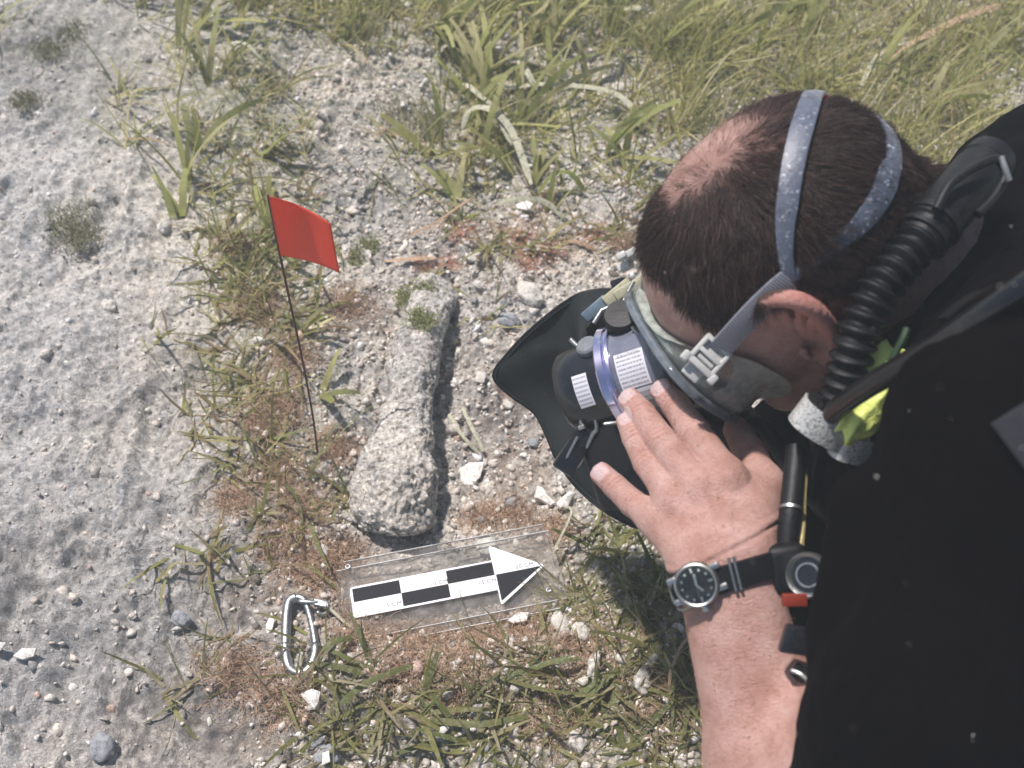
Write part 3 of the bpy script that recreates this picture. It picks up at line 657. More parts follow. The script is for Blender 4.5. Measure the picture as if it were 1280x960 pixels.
arrow_outline = rounded([(0, -sw), (su, -sw), (su, -hw), (LEN, 0), (su, hw), (su, sw), (0, sw)], .0035, {0, 2, 3, 4, 6})
arrow = prism(arrow_outline, -.0021, -.0008, 'arrow_card', M_WHITE, board)
b = .0020; c1, c2, c3 = [b+(su-b)*k/3 for k in (1, 2, 3)]
prism([(b, 0), (c1, 0), (c1, sw-b), (b, sw-b)], -.0009, -.0004, 'black_square', M_BLACK, arrow)
prism([(c1, -sw+b), (c2, -sw+b), (c2, 0), (c1, 0)], -.0009, -.0004, 'black_square', M_BLACK, arrow)
prism([(c2, 0), (c3, 0), (c3, sw-b), (c2, sw-b)], -.0009, -.0004, 'black_square', M_BLACK, arrow)
prism([(su+.0012, 0), (su+.0012, -hw+.0042), (LEN-.004, 0)], -.0009, -.0004, 'black_triangle', M_BLACK, arrow)
def text_obj(body, center, ux, uy, size, name, mat, parent, depth=.00015):
    cu = bpy.data.curves.new('t', 'FONT'); cu.body = body; cu.size = size; cu.extrude = 0; cu.align_x = 'CENTER'; cu.align_y = 'CENTER'; cu.space_character = 1.1
    tmp = bpy.data.objects.new('t', cu); col.objects.link(tmp); dg = bpy.context.evaluated_depsgraph_get(); me = tmp.evaluated_get(dg).to_mesh()
    uz = unit(np.cross(ux, uy)); V = np.array([center+v.co.x*unit(ux)+v.co.y*unit(uy)+uz*depth for v in me.vertices]); F = [tuple(p.vertices) for p in me.polygons]
    tmp.to_mesh_clear(); bpy.data.objects.remove(tmp); bpy.data.curves.remove(cu)
    return mobj(name, V, F, mat, parent, smooth=False) if len(V) else None
for body, u, v in (('5 CM', c1-.0085, -sw*.62), ('10 CM', c2-.0085, sw*.20), ('15 CM', c3-.0085, -sw*.35), ('20 CM', su+.030, hw*.12)):
    text_obj(body, BL(u, v, -.0008), eu, ev, .0060, 'printed_number', M_TXT, arrow, .0003)
for (a, b_) in ((435, 709), (447, 787), (686, 738), (471.5, 772)):
    c = G(a, b_, ZB-.0015); r = .0027 if a != 471.5 else .0014
    V, F = lathe(c, ez, [(-.001, r), (.0012, r), (.0018, r*.85), (.0016, r*.5), (.0002, r*.45), (.0001, 0.0001)], 20); fixn(mobj('rivet', V, F, M_STEEL, board))
c = G(608, 681, .006); V, F = lathe(c, ez, [(-.0015, .0001), (-.0015, .0098), (0, .0105), (.0010, .0098), (.0014, .0001)], 32)
prop(fixn(mobj('tag_disc', V, F, MAT_TAG, base=c)), 'pale round disc under the board behind the arrow head', 'disc')

# carabiner
zc = .020
cb = thing('carabiner', 'large pear shaped steel carabiner lying left of the scale board', 'carabiner', G(375, 800))
loop = [G(a, b, z) for a, b, z in [(371, 746, .026), (362, 752, .024), (358.5, 770, .022), (357.5, 795, .02), (357.5, 818, .019), (362, 835, .018), (374, 842, .017), (386, 836, .018), (393.5, 820, .019), (394.5, 808, .020)]]
V, F = tube(catmull(loop, 60), .0046, 16); mobj('hook_body', V, F, M_STEEL, cb)
V, F = tube(catmull([G(394.5, 806, .020), G(391, 785, .022), (G(386, 765, .024)), G(380, 750, .026), G(371, 746, .026)], 24), .0033, 16); mobj('gate', V, F, M_STEEL, cb)
V, F = lathe(G(394.6, 808, .020), G(391, 790, .0215)-G(394.6, 808, .020), [(-.003, .0001), (-.003, .0044), (.002, .0044), (.002, .0001)], 16); fixn(mobj('gate_collar', V, F, M_STEEL, cb))
V, F = tube([G(372, 752, .027), G(376, 752, .03), G(392, 753, .028), G(405, 755, .026)], .0021, 12); mobj('swivel_pin', V, F, M_STEEL, cb)
V, F = rbox(G(402, 755, .026), (unit(G(412, 757, .026)-G(392, 753, .026)), [0, 1, 0], [0, 0, 1]), (.0075, .0035, .003), .001); mobj('swivel_block', V, F, M_STEEL, cb)
V, F = tube(catmull([G(396, 765, .022), G(404, 768, .02), G(411, 763, .02), G(410, 757, .024)], 14), .0022, 10); mobj('swivel_eye', V, F, M_STEEL, cb)
V, F = tube(catmull([G(408, 757, .026), G(420, 768, .022), G(432, 779, .018), G(441, 786, .014)], 20), .0016, 8); prop(mobj('tether_cord', V, F, M_CORD, base=G(420, 768)), 'pale cord tying the carabiner to the scale board', 'cord')

# pin flag
fb = G(398, 573); fb[2] = float(ground_h(fb[0], fb[1])); ftop = CO+.842*(CF+CX*(335-640)/FPX+CU*(480-244)/FPX)
fl = thing('pin_flag', 'small red survey flag on a thin dark wire pin', 'flag', fb)
M_WIRE = simple('rusty_wire', (.09, .04, .03), .6, .4); M_RED = None
m = M_('red_vinyl'); n_ = m.noise(900, 3); m.col(m.ramp(n_, [(.3, (.80, .075, .035)), (.7, (.94, .13, .06))])); m.set(Roughness=.45); m.bump(m.noise(1400, 3), .0003)
tr = m.node('ShaderNodeBsdfTranslucent'); tr.inputs[0].default_value = (.85, .06, .03, 1); mx = m.node('ShaderNodeMixShader'); mx.inputs[0].default_value = .35
m.lk(m.b.outputs[0], mx.inputs[1]); m.lk(tr.outputs[0], mx.inputs[2]); m.lk(mx.outputs[0], m.out.inputs[0]); M_RED = m.m
wire = [fb-np.array([0, 0, .03])]
for k, (a, b_) in enumerate([(398, 573), (391, 520), (376, 440), (362, 375), (350, 319)]):
    t = (573-b_)/(573-244.); z = fb[2]+(ftop[2]-fb[2])*t
    dr = CF+CX*(a-640)/FPX+CU*(480-b_)/FPX; # point of this sight line nearest to the pin's upright
    base = fb+(ftop-fb)*t; s_ = np.dot(base-CO, dr)/np.dot(dr, dr); wire.append(CO+dr*s_)
wire.append(ftop); V, F = tube(catmull(wire, 50), .0011, 8); mobj('wire_pin', V, F, M_WIRE, fl)
dF = np.linalg.norm(w2c(ftop)) ; dt = w2c(ftop)[2]
e0, e1 = P(335, 245, dt), w2c(wire[-2]); f0, f1 = P(414, 280, dt+.012), P(425, 341, dt+.03)
nu, nv = 24, 18; V = []
for a in range(nu+1):
    for b_ in range(nv+1):
        u, v = a/nu, b_/nv; p = (1-u)*((1-v)*e0+v*e1)+u*((1-v)*f0+v*f1)
        p = p+np.array([0, 1, 0])*.0035*math.sin(u*math.pi)*(1-v*.4)+np.array([0, 0, 1])*.004*math.sin(u*5+v*1.2)*u; V.append(c2w(p))
V = np.array(V); F = grid_faces(nu+1, nv+1); mobj('flag_cloth', V, F, M_RED, fl).modifiers.new('thick', 'SOLIDIFY').thickness = .0004


# ================================================================== the diver
# signed distance pieces in the viewer-aligned frame (x right, y up, z ahead), metres
def smin(a, b, k):
    h = np.clip(.5+.5*(b-a)/k, 0, 1); return b*(1-h)+a*h-k*h*(1-h)
def rcone(p, a, b, r1, r2):
    a = np.asarray(a); b = np.asarray(b); ba = b-a; L = np.dot(ba, ba); t = np.clip(((p-a)@ba)/L, 0, 1)
    return np.linalg.norm(p-a-t[:, None]*ba, axis=1)-(r1+(r2-r1)*t)
def ell(p, c, ax, r):
    q = (p-c)@np.array(ax).T; r = np.asarray(r); k0 = np.linalg.norm(q/r, axis=1); k1 = np.linalg.norm(q/(r*r), axis=1)
    return k0*(k0-1)/np.maximum(k1, 1e-9)
def surface_nets(f, xs, ys, zs, bs=8, lip=1.4):
    ax = [np.asarray(a) for a in (xs, ys, zs)]
    ax = [np.concatenate([a, a[-1]+(a[-1]-a[-2])*np.arange(1, (-(len(a)-1)) % bs+1)]) for a in ax]
    N = [len(a) for a in ax]; nb = [(n-1)//bs for n in N]
    B = np.stack(np.meshgrid(*[np.arange(n) for n in nb], indexing='ij'), -1).reshape(-1, 3)
    lo = np.stack([ax[d][B[:, d]*bs] for d in range(3)], -1); hi = np.stack([ax[d][B[:, d]*bs+bs] for d in range(3)], -1)
    act = np.zeros(len(B), bool)
    for s in range(0, len(B), 200000):
        c = (lo[s:s+200000]+hi[s:s+200000])/2; act[s:s+200000] = np.abs(f(c)) < np.linalg.norm(hi[s:s+200000]-lo[s:s+200000], axis=1)*.5*lip+.001
    B = B[act]; r = np.arange(bs+1); lc = np.stack(np.meshgrid(r, r, r, indexing='ij'), -1).reshape(-1, 3)
    ce = [(0, 0, 0), (1, 0, 0), (0, 1, 0), (1, 1, 0), (0, 0, 1), (1, 0, 1), (0, 1, 1), (1, 1, 1)]
    ed = [(0, 1), (2, 3), (4, 5), (6, 7), (0, 2), (1, 3), (4, 6), (5, 7), (0, 4), (1, 5), (2, 6), (3, 7)]
    keys = []; verts = []; sg = []
    S = [N[1]*N[2], N[2], 1]
    for s in range(0, len(B), 700):
        b = B[s:s+700]; idx = b[:, None, :]*bs+lc[None]; p = np.stack([ax[d][idx[..., d]] for d in range(3)], -1)
        D = f(p.reshape(-1, 3)).reshape(len(b), bs+1, bs+1, bs+1)
        C = np.stack([D[:, x:x+bs, y:y+bs, z:z+bs] for x, y, z in ce], -1); neg = C < 0; m = neg.any(-1) & ~neg.all(-1)
        w_ = np.nonzero(m); Cm = C[m]; cell = np.stack([b[w_[0], d]*bs+w_[d+1] for d in range(3)], -1)
        acc = np.zeros((len(cell), 3)); cnt = np.zeros(len(cell))
        for a, e in ed:
            va, vb = Cm[:, a], Cm[:, e]; cr = (va < 0) != (vb < 0); t = np.where(cr, va/np.where(cr, va-vb, 1), 0)
            pa, pb = np.array(ce[a]), np.array(ce[e]); acc += np.where(cr[:, None], pa+(pb-pa)*t[:, None], 0); cnt += cr
        acc /= cnt[:, None]
        v = np.stack([ax[d][cell[:, d]]+acc[:, d]*(ax[d][cell[:, d]+1]-ax[d][cell[:, d]]) for d in range(3)], -1)
        verts.append(v); keys.append(cell@np.array(S)); sg.append(np.stack([neg[m][:, 0], neg[m][:, 1], neg[m][:, 2], neg[m][:, 4]], -1))
    K = np.concatenate(keys); V = np.concatenate(verts); sg = np.concatenate(sg); o = np.argsort(K); K, V, sg = K[o], V[o], sg[o]
    F = []
    for a in range(3):
        b, c = (a+1) % 3, (a+2) % 3; m = np.nonzero(sg[:, 0] != sg[:, a+1])[0]; k0 = K[m]
        q = [k0, k0-S[b], k0-S[b]-S[c], k0-S[c]]; ii = [np.searchsorted(K, x).clip(0, len(K)-1) for x in q]
        ok_ = np.all([K[i_] == x for i_, x in zip(ii, q)], axis=0); fc = np.stack(ii, -1)[ok_]; fl_ = sg[m, 0][ok_]
        fc[fl_] = fc[fl_][:, ::-1]; F.append(fc)
    return V, np.concatenate(F)
def gradn(f, p, e=.0012):
    g = np.stack([f(p+np.eye(3)[d]*e)-f(p-np.eye(3)[d]*e) for d in range(3)], -1); return g/np.maximum(np.linalg.norm(g, axis=1), 1e-9)[:, None]
def march(f, px, py, d0=.35, d1=1.3):
    """first point of surface f seen through photo pixel (px, py)"""
    px = np.atleast_1d(np.asarray(px, float)); py = np.atleast_1d(np.asarray(py, float)); dr = np.stack([(px-640)/FPX, (480-py)/FPX, np.ones_like(px)], -1)
    t = np.full(len(px), d0)
    for _ in range(90): t = np.minimum(t+f(dr*t[:, None])*.8, d1)
    return dr*t[:, None]

# head frame
HC = P(956, 300, .750)
hl = unit([.27, -.62, -.735]); hf = unit(np.array([-.66, -.70, .33])-hl*np.dot([-.66, -.70, .33], hl))
hu = np.cross(hf, hl)
if hu[1] < 0: hu = -hu
HA = (hf, hl, hu)
def HL(a, l, u): return HC+(hf*a+hl*l+hu*u)*.001
def mm(x): return x*.001
def head_base(p):
    d = ell(p, HL(-4, 0, 0), HA, (mm(95), mm(77), mm(80)))
    d = smin(d, ell(p, HL(-34, 0, -8), HA, (mm(62), mm(72), mm(66))), .02)
    d = smin(d, ell(p, HL(36, 0, -32), HA, (mm(54), mm(62), mm(62))), .022)
    d = smin(d, ell(p, HL(48, 0, -72), HA, (mm(42), mm(46), mm(42))), .022)
    for s in (1, -1):
        d = smin(d, rcone(p, HL(2, s*54, -62), HL(70, s*18, -108), .017, .015), .02)
        d = smin(d, rcone(p, HL(60, s*44, -38), HL(70, s*32, -40), .018, .015), .018)
        d = smin(d, rcone(p, HL(86, s*10, 2), HL(76, s*38, 0), .010, .009), .012)
        d = smin(d, rcone(p, HL(78, s*31, -18), HL(79, s*31, -18.5), .011, .011), .004)
        d = smin(d, rcone(p, HL(96, s*9, -50), HL(94, s*12, -50), .008, .007), .005)
    d = smin(d, rcone(p, HL(74, -10, -112), HL(74, 10, -112), .014, .014), .018)
    d = smin(d, rcone(p, HL(88, 0, -14), HL(108, 0, -44), .007, .0105), .010)
    d = smin(d, rcone(p, HL(90, -20, -74), HL(90, 20, -74), .006, .006), .006)
    d = smin(d, rcone(p, HL(88, -18, -84), HL(88, 18, -84), .007, .007), .006)
    return d
NB = P(1252, 335, .845)
def neck_d(p): return rcone(p, HL(-34, 0, -52), NB, .060, .070)
def headneck(p): return smin(head_base(p), neck_d(p), .030)
ear_px = [(951, 386), (958, 377), (976, 373), (1000, 377), (1022, 391), (1036, 409), (1044, 426), (1043, 440), (1036, 449)]
ear_in = [(962, 397), (975, 399), (992, 405), (1008, 414), (1018, 424), (1024, 434), (1026, 442)]
es = march(headneck, [a for a, b in ear_px], [b for a, b in ear_px]); ei = march(headneck, [a for a, b in ear_in], [b for a, b in ear_in])
off = [.006, .013, .020, .024, .026, .024, .020, .016, .011]
ear_r = [.0040, .0048, .0053, .0056, .0058, .0056, .0053, .0058, .0060]
EAR = [P(a, b, es[i][2]-off[i]) for i, (a, b) in enumerate(ear_px)]
_e = catmull(np.column_stack([np.array(EAR), ear_r]) if False else np.array(EAR), 25); ear_r = list(np.interp(np.linspace(0, 8, 25), range(9), ear_r)); EARS = [q for q in _e]
EIN = [P(a, b, ei[i][2]-.004) for i, (a, b) in enumerate(ear_in)]
ear_lo, ear_hi = np.min(EAR, axis=0)-.03, np.max(EAR, axis=0)+.03
def ear_d(p):
    d = np.full(len(p), .03); m = np.all((p > ear_lo) & (p < ear_hi), axis=1); q = p[m]
    if len(q) == 0: return d
    e = np.full(len(q), .03)
    for i in range(len(EARS)-1): e = smin(e, rcone(q, EARS[i], EARS[i+1], ear_r[i], ear_r[i+1]), .0015)
    sh = np.full(len(q), .03)
    for i in range(len(EAR)): sh = smin(sh, rcone(q, EAR[i]+np.array([0, 0, .0065]), EIN[min(i, 6)]+np.array([0, 0, .006]), .0030, .0030), .004)
    e = smin(e, sh, .003)
    # tragus and inner ridge
    e = smin(e, rcone(q, EIN[4]+np.array([-.007, -.008, 0]), EIN[5]+np.array([-.007, -.006, -.001]), .0030, .003), .004)
    d[m] = np.minimum(d[m], e); return d
# the far ear is the mirror of the near one
def mirror(p): q = p-HC; return p-2*(q@hl)[:, None]*hl
# left hand: wrist, palm, fingers
WR, WR2 = P(898, 702, .700), P(903, 728, .695)
ELB = P(985, 1120, .665)
fing = [  # (mcp, pip, dip, tip) and radii
 ([(908, 598, .728), (868, 541, .757), (845, 508, .776), (828, 488, .787)], (.0122, .0112, .0102, .0087)),
 ([(873, 610, .728), (826, 551, .757), (802, 517, .777), (787, 499, .789)], (.0122, .0108, .0097, .0084)),
 ([(845, 626, .733), (809, 579, .757), (793, 547, .772), (784, 527, .781)], (.0116, .0096, .0088, .0077)),
 ([(822, 650, .740), (791, 629, .757), (769, 608, .768), (752, 592, .776)], (.0110, .0094, .0086, .0080))]
thumb = [(938, 650, .722), (951, 608, .748), (938, 568, .775), (920, 537, .795)]
th_r = (.017, .0135, .0118, .0095)
FG = [([P(*k) for k in j], r) for j, r in fing]; TH = [P(*k) for k in thumb]
WD = .001
def hand_d(p):
    W1 = P(900, 700, .702)
    d = rcone(p, W1+np.array([-.013, -.001, 0]), W1+np.array([.015, .003, .002]), .0165, .0165)
    for (m, _), r in zip([(f[0][0], 0) for f in FG], (.0135, .0135, .0130, .0128)):
        k = {0: np.array([.018, .003, .004]), 1: np.array([.006, 0, 0]), 2: np.array([-.006, 0, 0]), 3: np.array([-.016, -.002, .002])}[[id(f[0][0]) for f in FG].index(id(m))]
        d = smin(d, rcone(p, W1+k, m+np.array([.0015, -.0015, .003]), .0145, r), .012)
    d = smin(d, rcone(p, W1+np.array([.018, .006, .010]), TH[1], .018, .0145), .014)
    d = smin(d, rcone(p, P(930, 640, .735), P(905, 615, .745), .014, .012), .012)
    best = None
    for J, r in FG:
        e = rcone(p, J[0], J[1], r[0], r[1])
        e = smin(e, rcone(p, J[1], J[2], r[1]*1.02, r[2]), .0022); e = smin(e, rcone(p, J[2], J[3], r[2]*1.01, r[3]), .002)
        # knuckle pads and creases on the back of each joint
        for q_, rr in ((J[1], r[1]), (J[2], r[2])):
            vdir = unit(q_); c_ = q_-vdir*rr*.45; e = smin(e, np.linalg.norm(p-c_, axis=1)-rr*.66, .003)
        for jj, (q_, dirv, rr) in enumerate(((J[1], J[2]-J[0], r[1]), (J[2], J[3]-J[1], r[2]))):
            dv = unit(dirv); s_ = (p-q_)@dv; near_ = np.exp(-(np.linalg.norm(p-q_-dv*s_[:, None]+unit(q_)*rr, axis=1)/(rr*1.1))**2)
            for o_, a_ in ((-.0038, .0012), (-.0004, .0020), (.0032, .0013)): e = e+near_*a_*np.exp(-((s_-o_)/.0009)**2)
        # nail: shallow flat with a raised rim
        dv = unit(J[3]-J[2]); nd = unit(-unit(J[3])-dv*np.dot(-unit(J[3]), dv)); nc = J[3]+dv*r[3]*.05; rel = p-nc; a_ = rel@dv; b_ = rel@nd; c_ = np.linalg.norm(rel-a_[:, None]*dv-b_[:, None]*nd, axis=1)
        inn = (b_ > 0)*np.exp(-((a_/(r[3]*.95))**4+(c_/(r[3]*.72))**4)); e = e+inn*.0009*1.0
        rim = (b_ > 0)*np.exp(-((np.sqrt((a_/(r[3]*1.02))**2+(c_/(r[3]*.80))**2)-1.05)/.10)**2); e = e-rim*.0006
        k = smin(d, e, .0085) ; best = k if best is None else np.minimum(best, k)
    e = rcone(p, TH[0], TH[1], th_r[0], th_r[1]); e = smin(e, rcone(p, TH[1], TH[2], th_r[1], th_r[2]), .005); e = smin(e, rcone(p, TH[2], TH[3], th_r[2], th_r[3]), .004)
    best = np.minimum(best, smin(d, e, .012))
    # tendons fanning over the back of the hand, knuckle heads
    for (J, r), a_ in zip(FG, (.0012, .0018, .0017, .0012)):
        q0 = W1*.55+J[0]*.45+np.array([0, 0, -.0125]); q1 = J[0]+np.array([0, 0, -r[0]*.98]); t = np.clip((p-q0)@(q1-q0)/np.dot(q1-q0, q1-q0), 0, 1)
        best = best-a_*np.exp(-(np.linalg.norm(p-q0-t[:, None]*(q1-q0), axis=1)/.0042)**2)
        best = best-.0016*np.exp(-(np.linalg.norm(p-(J[0]-unit(J[0])*r[0]), axis=1)/.0075)**2)
    for va, vb in ((P(880, 690, .70), P(868, 640, .72)), (P(868, 640, .72), P(842, 632, .725)), (P(912, 690, .69), P(905, 640, .715)), (P(905, 640, .715), P(890, 612, .72))):
        ab = vb-va; t = np.clip((p[:, :2]-va[:2])@ab[:2]/np.dot(ab[:2], ab[:2]), 0, 1); dd_ = np.linalg.norm(p[:, :2]-va[:2]-t[:, None]*ab[:2], axis=1); best = best-.0008*np.exp(-(dd_/.0022)**2)*(p[:, 2] < .735)
    # folds of the bent-back wrist
    dv = unit(P(960, 668, .7)-P(860, 704, .7)); up_ = np.array([-dv[1], dv[0], 0.])
    s_ = (p-P(905, 688, .69))@up_; x_ = (p-P(905, 688, .69))@dv; s_ = s_-.09*x_+14*x_**2*.12
    wz = np.exp(-((s_)/.02)**2)*np.exp(-((p[:, 2]-.68)/.03)**2)
    best = best+wz*(.0020*np.exp(-((s_-.000)/.0012)**2)-.0016*np.exp(-((s_-.0035)/.002)**2)+.0005*np.exp(-((s_-.007)/.0009)**2)+.0004*np.exp(-((s_-.0115)/.0009)**2))
    return best
def forearm_d(p):
    a = P(903, 706, .702); d = rcone(p, a+np.array([-.009, 0, 0]), P(958, 960, .690)+np.array([-.004, 0, 0]), .0210, .0300)
    d = smin(d, rcone(p, a+np.array([.011, .002, .002]), P(964, 960, .690)+np.array([.007, 0, .003]), .0215, .0325), .012)
    d = smin(d, rcone(p, P(960, 960, .690), ELB, .036, .043), .02)
    return d
SHO = P(1330, 560, .600)
HBLO, HBHI = np.array([.03, -.165, .62]), np.array([.20, .03, .86])
def arm_d(p):
    m = (p[:, 1] < .03) & (p[:, 0] > 0)
    d = np.full(len(p), .3); q = p[m]
    if len(q):
        h = np.full(len(q), .04); hm_ = np.all((q > HBLO) & (q < HBHI), axis=1)
        if hm_.any(): h[hm_] = hand_d(q[hm_])
        d[m] = smin(smin(h, forearm_d(q), .010), rcone(q, ELB, SHO, .046, .060), .03)
    d[~m] = np.minimum(np.linalg.norm(p[~m]-P(840, 560, .76), axis=1)-.08, np.linalg.norm(p[~m]-SHO, axis=1)-.06).clip(.02, 1)
    return d
def torso_d(p):
    d = rcone(p, NB+np.array([.03, -.02, .01]), P(1560, 760, .80), .085, .150)
    d = smin(d, rcone(p, SHO, NB+np.array([.04, -.02, .02]), .070, .080), .05)
    return d
def body_d(p):
    m = p[:, 0] < .36
    d = torso_d(p); hm_ = (p[:, 1] > -.07) & (p[:, 0] < .45)
    if hm_.any():
        q = p[hm_]; e = smin(headneck(q), d[hm_], .03); e = np.minimum(e, ear_d(q)); d[hm_] = np.minimum(e, ear_d(mirror(q)+hl*.034))
    a = arm_d(p); d = smin(d, a, .004)
    dx = p*np.array([1, 1, 1.]); return d
def axis_pts(segs):
    out = [segs[0][0]]
    for a, b, s in segs:
        n = max(1, int(round((b-a)/s))); out += list(a+(b-a)*np.arange(1, n+1)/n)
    return np.array(out)
xs = axis_pts([(.028, .19, .00105), (.19, .30, .0022), (.30, .60, .008)])
ys = axis_pts([(-.62, -.36, .008), (-.36, -.14, .0025), (-.14, -.005, .00105), (-.005, .22, .002)])
zs = axis_pts([(.45, .655, .003), (.655, .81, .0014), (.81, .96, .004), (.96, 1.0, .008)])
BV, BF = surface_nets(body_d, xs, ys, zs)

# skin, with the scalp dark where hair is rooted
bpx, bpy_ = pix(BV)
HAIR_POLY = [(770, 300), (780, 220), (820, 160), (870, 115), (930, 95), (1010, 100), (1110, 130), (1140, 165), (1200, 200), (1200, 260), (1150, 290), (1120, 320), (1088, 358), (1060, 366), (1010, 362), (988, 362), (968, 368), (950, 378), (938, 394), (930, 408), (918, 410), (905, 402), (880, 398), (862, 385), (846, 362), (832, 345), (812, 330), (785, 335)]
def inpoly(x, y, poly):
    r = np.zeros(len(x), bool); n = len(poly)
    for i in range(n):
        x0, y0 = poly[i]; x1, y1 = poly[(i+1) % n]; c = ((y0 > y) != (y1 > y)) & (x < (x1-x0)*(y-y0)/((y1-y0) or 1e-9)+x0); r ^= c
    return r
def hair_density(c):
    """0..1 at points on the skin; the far side mirrors the near one"""
    q = c-HC; l = q@hl; a = q@hf; u = q@hu; m = np.where((l < 0)[:, None], mirror(c), c); x, y = pix(m)
    d = inpoly(x, y, HAIR_POLY).astype(float)
    d = np.where((u < -.055) & (a > -.02), 0, d)*(np.linalg.norm(q, axis=1) < .15)
    return d, x, y, l, a, u
def bald(c):
    x, y = pix(c); return np.clip(1.08*blob(x, y, 880, 184, 88, 43, -39)+.4*blob(x, y, 846, 230, 34, 22, -45)+.22*blob(x, y, 955, 165, 45, 45), 0, 1)
hd, *_ = hair_density(BV); bl = bald(BV); x_, y_ = pix(BV)
crease = np.exp(-((((x_-1133)*.85+(y_-242)*.53)/14)**2))*((y_ > 195) & (y_ < 315))*sstep(0, .01, (BV-HC)@hl+.05)
scalp = hd*(1-.80*bl)*(1-.9*crease)
red = np.clip(blob(x_, y_, 1000, 385, 60, 30)+blob(x_, y_, 1060, 390, 50, 45), 0, 1)*(y_ < 470)
nail = np.zeros(len(BV)); nrim = np.zeros(len(BV)); crs = np.zeros(len(BV))
for J, r in FG:
    dv = unit(J[3]-J[2]); nd = unit(-unit(J[3])-dv*np.dot(-unit(J[3]), dv)); rel = BV-(J[3]+dv*r[3]*.05); a_ = rel@dv; b_ = rel@nd; c_ = np.linalg.norm(rel-a_[:, None]*dv-b_[:, None]*nd, axis=1)
    nail = np.maximum(nail, (b_ > 0)*np.exp(-((a_/(r[3]*.95))**6+(c_/(r[3]*.74))**6))*(np.linalg.norm(rel, axis=1) < .012))
    rr_ = np.sqrt((a_/(r[3]*.98))**2+(c_/(r[3]*.78))**2); nrim = np.maximum(nrim, .9*(b_ > 0)*np.exp(-((rr_-1.08)/.10)**2)*(np.linalg.norm(rel, axis=1) < .014))
    for q_, dirv, rr in ((J[1], J[2]-J[0], r[1]), (J[2], J[3]-J[1], r[2])):
        dv = unit(dirv); s_ = (BV-q_)@dv; nr_ = np.exp(-(np.linalg.norm(BV-q_-dv*s_[:, None]+unit(q_)*rr, axis=1)/(rr*.9))**2)
        for o_ in (-.0038, -.0004, .0032): crs = np.maximum(crs, .75*nr_*np.exp(-((s_-o_)/.0008)**2))
m = M_('skin'); a = m.attr('skinmap'); sp = m.node('ShaderNodeSeparateColor'); m.lk(a.outputs['Color'], sp.inputs[0])
c = m.ramp(m.noise(45, 5, .6), [(.35, (.50, .27, .215)), (.55, (.62, .37, .31)), (.7, (.68, .45, .39))])
c = m.mix(m.ramp(m.noise(300, 5, .7), [(.55, (0, 0, 0)), (.68, (.55, .55, .55))]), c, (.40, .19, .14))
c = m.mix(m.ramp(m.noise(240, 3, .5), [(.66, (0, 0, 0)), (.71, (.6, .6, .6))]), c, (.30, .14, .08))
c = m.mix(m.math('MULTIPLY', sp.outputs[1], .6), c, (.60, .22, .17))
c = m.mix(sp.outputs[2], c, (.74, .55, .53)); m.lk(m.math('SUBTRACT', .5, m.math('MULTIPLY', sp.outputs[2], .25)), m.b.inputs['Roughness'])
c = m.mix(sp.outputs[0], c, (.055, .028, .022))
m.col(c); m.set(Roughness=.48); m.b.inputs['Subsurface Weight'].default_value = .12; m.b.inputs['Subsurface Radius'].default_value = (.006, .002, .001); m.b.inputs['Subsurface Scale'].default_value = .6
mp = m.node('ShaderNodeMapping'); mp.inputs['Rotation'].default_value = (0, 0, .5); mp.inputs['Scale'].default_value = (1, 3.2, 3.2); m.lk(m.tc.outputs['Object'], mp.inputs[0])
p_ = m.bump(m.noise(260, 6, .7, co=mp.outputs[0], dist=.6), .0026, 1.0); vr = m.node('ShaderNodeTexVoronoi'); vr.inputs['Scale'].default_value = 620; vr.feature = 'DISTANCE_TO_EDGE'; m.lk(m.tc.outputs['Object'], vr.inputs['Vector']); m.bump(vr.outputs[0], .0006, .8, p_)
M_SKIN = m.m
person = thing('person', 'diver with thinning dark hair leaning over a camera, in black suit and mask', 'person', c2w(HC))
skinmap = np.stack([scalp*.92, np.clip(red+nrim+crs, 0, 1), nail, np.ones(len(BV))], -1)
body = mobj('body', c2w(BV), BF[:, ::-1], M_SKIN, person, attrs={'skinmap': ('FLOAT_COLOR', skinmap)})


# paths of the mask strap over the skull (needed before the hair is rooted)
def strap_path(px_list, far, n=90):
    q = march(headneck, [a for a, b in px_list], [b for a, b in px_list]); q = q[q[:, 2] < .95]
    full = np.concatenate([q, np.array(far), mirror(q[:1])]); c = catmull(full, n)
    for _ in range(4): c = c-gradn(headneck, c)*headneck(c)[:, None]
    return c, len(q)
ST1, _n1 = strap_path([(986, 348), (981, 318), (981, 280), (986, 240), (993, 200), (1002, 165), (1010, 140), (1015, 126)], [HL(-75, -50, -5), HL(-45, -74, -12)])
ST2, _n2 = strap_path([(986, 348), (1010, 330), (1045, 303), (1075, 277), (1098, 244), (1107, 218), (1112, 200)], [HL(-80, -52, -10), HL(-55, -68, -18)])
ST3 = march(headneck, [986, 968, 948, 928, 908, 898], [346, 360, 378, 398, 420, 434])
def near_strap(c):
    r = np.full(len(c), 1.)
    for S_, w_ in ((ST1, .0060), (ST2[4:-4], .0055), (catmull(ST3, 30), .0075)):
        for q in S_: r = np.minimum(r, np.linalg.norm(c-q, axis=1)/w_)
    return r

